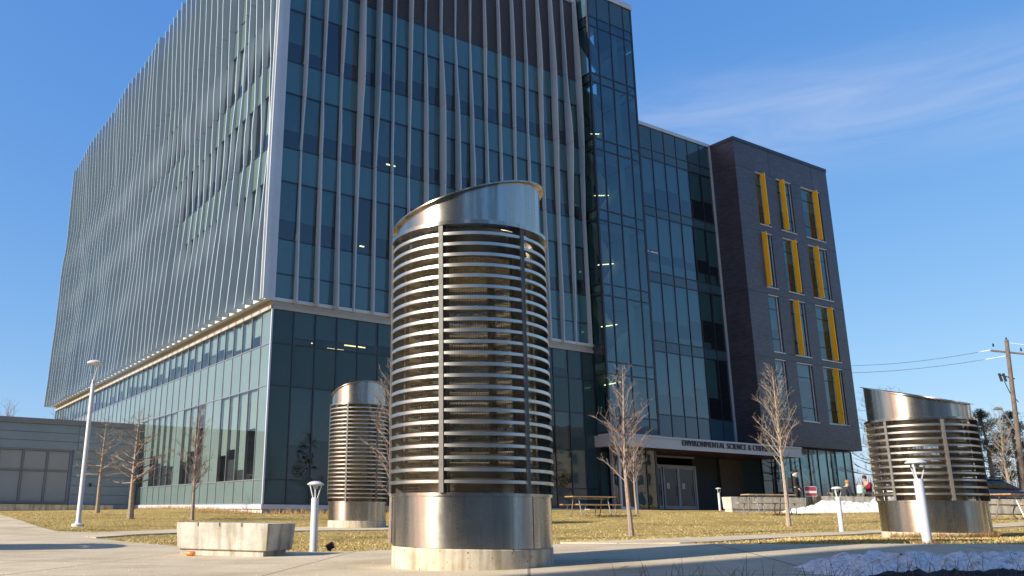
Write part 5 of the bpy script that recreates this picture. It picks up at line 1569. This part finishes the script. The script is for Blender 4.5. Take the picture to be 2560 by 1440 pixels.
# ------------------------------------------------------------------ grass, weeds, litter
rnd = random.Random(99)
pv = [fore, path1, path2]
def on_pave(x, y): return any(pip(x, y, q) for q in pv)
m = MB(); cnt = 0
while cnt < 52000:
    if rnd.random() < .5:
        y = 10 + 8 * rnd.random() ** 1.3
    else:
        y = 12 + 26 * rnd.random()
    x = rnd.uniform(-.50 * y, .76 * y)
    if on_pave(x, y): continue
    z = ter(x, y) - .02
    patch = noise.noise((x * .5, y * .5, 3))
    h = rnd.uniform(.012, .038) * (1 + .5 * patch)
    dx, dy = rnd.gauss(0, .025), rnd.gauss(0, .025); w = rnd.uniform(.003, .006) * (1 + y / 22)
    a = rnd.uniform(0, 3.14); cx_, sx_ = math.cos(a) * w, math.sin(a) * w
    m.add([(x - cx_, y - sx_, z), (x + cx_, y + sx_, z), (x + dx, y + dy, z + h)], [(0, 1, 2)])
    cnt += 1
def blade_mat(name, cols):
    mm, n, l, p = newmat(name)
    nz = noise_node(n, l, 7, 4, .7)
    r_ = ramp(n, l, nz.outputs['Fac'], cols); l.new(r_.outputs[0], p.inputs['Base Color']); p.inputs['Roughness'].default_value = .8; p.inputs['Specular IOR Level'].default_value = .15
    return mm
GM = blade_mat('grass_blades', [(.3, (.30, .22, .065)), (.45, (.45, .335, .125)), (.6, (.57, .44, .20)), (.75, (.42, .26, .11))])
tag(m.build('grass', GM, sharp=False), 'dry yellow grass blades of the lawn', 'grass', kind='stuff')
m = MB()
for k in range(2600):        # ragged taller grass at edges, around the intakes and along the building
    c = rnd.random()
    if c < .30: a = rnd.uniform(3.3, 6.2); x, y = 10.02 + .97 * math.cos(a), 16.68 + .97 * math.sin(a); hh_ = .10
    elif c < .38: a = rnd.uniform(0, 6.28); x, y = 6.84 + .12 * math.cos(a), 11.6 + .12 * math.sin(a); hh_ = .05
    elif c < .66: q = W(rnd.uniform(0, 14), rnd.uniform(-1.1, -.1)); x, y = q.x, q.y; hh_ = .22
    elif c < .84: q = W(rnd.uniform(-1.5, -.1), rnd.uniform(-.5, 16)); x, y = q.x, q.y; hh_ = .18
    else: x = rnd.uniform(-2.0, 0.3); y = 13.4 + rnd.uniform(0, .4); hh_ = .05
    if on_pave(x, y): continue
    z = ter(x, y) - .02; h = hh_ * rnd.uniform(.5, 1.4); dx, dy = rnd.gauss(0, .06), rnd.gauss(0, .06); w = .004 + y * .00025
    m.add([(x - w, y, z), (x + w, y, z), (x + dx, y + dy, z + h)], [(0, 1, 2)])
tag(m.build('weeds', blade_mat('weed_blades', [(.3, (.25, .13, .06)), (.5, (.42, .26, .11)), (.7, (.5, .38, .16))]), sharp=False), 'ragged dry weeds along the building plinth and the intake bases', 'weeds', kind='stuff')
m = MB()
for k in range(5200):
    if rnd.random() < .6:
        q = W(rnd.uniform(-2.2, 14), rnd.uniform(-1.8, -.05)) if rnd.random() < .6 else W(rnd.uniform(-2.0, -.05), rnd.uniform(-1.5, 17)); x, y = q.x, q.y
    else:
        y = rnd.uniform(11, 32); x = rnd.uniform(-.48 * y, .74 * y)
        if noise.noise((x * .35, y * .35, 9)) < .12: continue
    if on_pave(x, y): continue
    z = ter(x, y) - .01; w = rnd.uniform(.01, .03); a = rnd.uniform(0, 6.28); c_a, s_a = math.cos(a) * w, math.sin(a) * w
    m.add([(x - c_a, y - s_a, z), (x + s_a * .5, y - c_a * .5, z + rnd.uniform(.01, .03)), (x + c_a, y + s_a, z + rnd.uniform(0, .04)), (x - s_a * .5, y + c_a * .5, z + .01)], [(0, 1, 2, 3)])
tag(m.build('leaf_litter', blade_mat('litter', [(.3, (.10, .055, .03)), (.5, (.24, .13, .06)), (.7, (.36, .22, .10))]), sharp=False), 'brown leaf litter and mulch along the plinth and in patches of the lawn', 'leaf litter', kind='stuff')
m = MB()
for k in range(420):          # dead stalks in the bed at the lower right
    x = rnd.uniform(1.7, 7.5); y = rnd.uniform(6.2, 7.6)
    if x < 4 and rnd.random() < .35: continue
    z = ter(x, y) + rnd.uniform(0, .05); h = rnd.uniform(.05, .20); dx, dy = rnd.gauss(0, .05), rnd.gauss(0, .05)
    m.tube([(x, y, z), (x + dx * .4, y + dy * .4, z + h * .55), (x + dx, y + dy, z + h)], [.0026, .002, .001], 3, cap=False)
tag(m.build('dead_stalks', plain('stalk_straw', (.16, .10, .055), .9, 0, .4, 9), sharp=False), 'thin dead plant stalks poking out of the shaded snow', 'plants', kind='stuff')
m = MB()
for k in range(420):          # salt grains and crumbs of snow and leaf on the walkway
    y = rnd.uniform(8, 17); x = rnd.uniform(-.5 * y, .76 * y)
    if not pip(x, y, fore): continue
    s = rnd.uniform(.003, .007); z = ter(x, y) + .012
    m.add([(x - s, y, z), (x + s, y, z), (x, y + s, z), (x, y + s * .3, z + s)], [(0, 1, 3), (1, 2, 3), (2, 0, 3)])
tag(m.build('salt_grains', plain('salt_white', (.75, .74, .70), .8, 0, .1, 5), sharp=False), 'scattered white salt grains on the concrete walkway', 'salt', kind='stuff')
for k, (px, py, lab) in enumerate([(1490, 1407, 'dry brown leaf on the shaded walkway right of the foreground intake'), (1562, 1426, 'dry orange leaf on the sunny walkway near the bottom edge')]):
    q = gp(px, py); m = MB(); m.add([(-.05, 0, .012), (0, -.03, .02), (.06, 0, .03), (0, .035, .014), (0, 0, .026)], [(0, 1, 4), (1, 2, 4), (2, 3, 4), (3, 0, 4)], True)
    o = m.build('fallen_leaf', plain('leaf_%d' % k, (.30, .14, .05), .8)); o.location = (q.x, q.y, q.z + .012); tag(o, lab, 'leaf', 'fallen leaves')
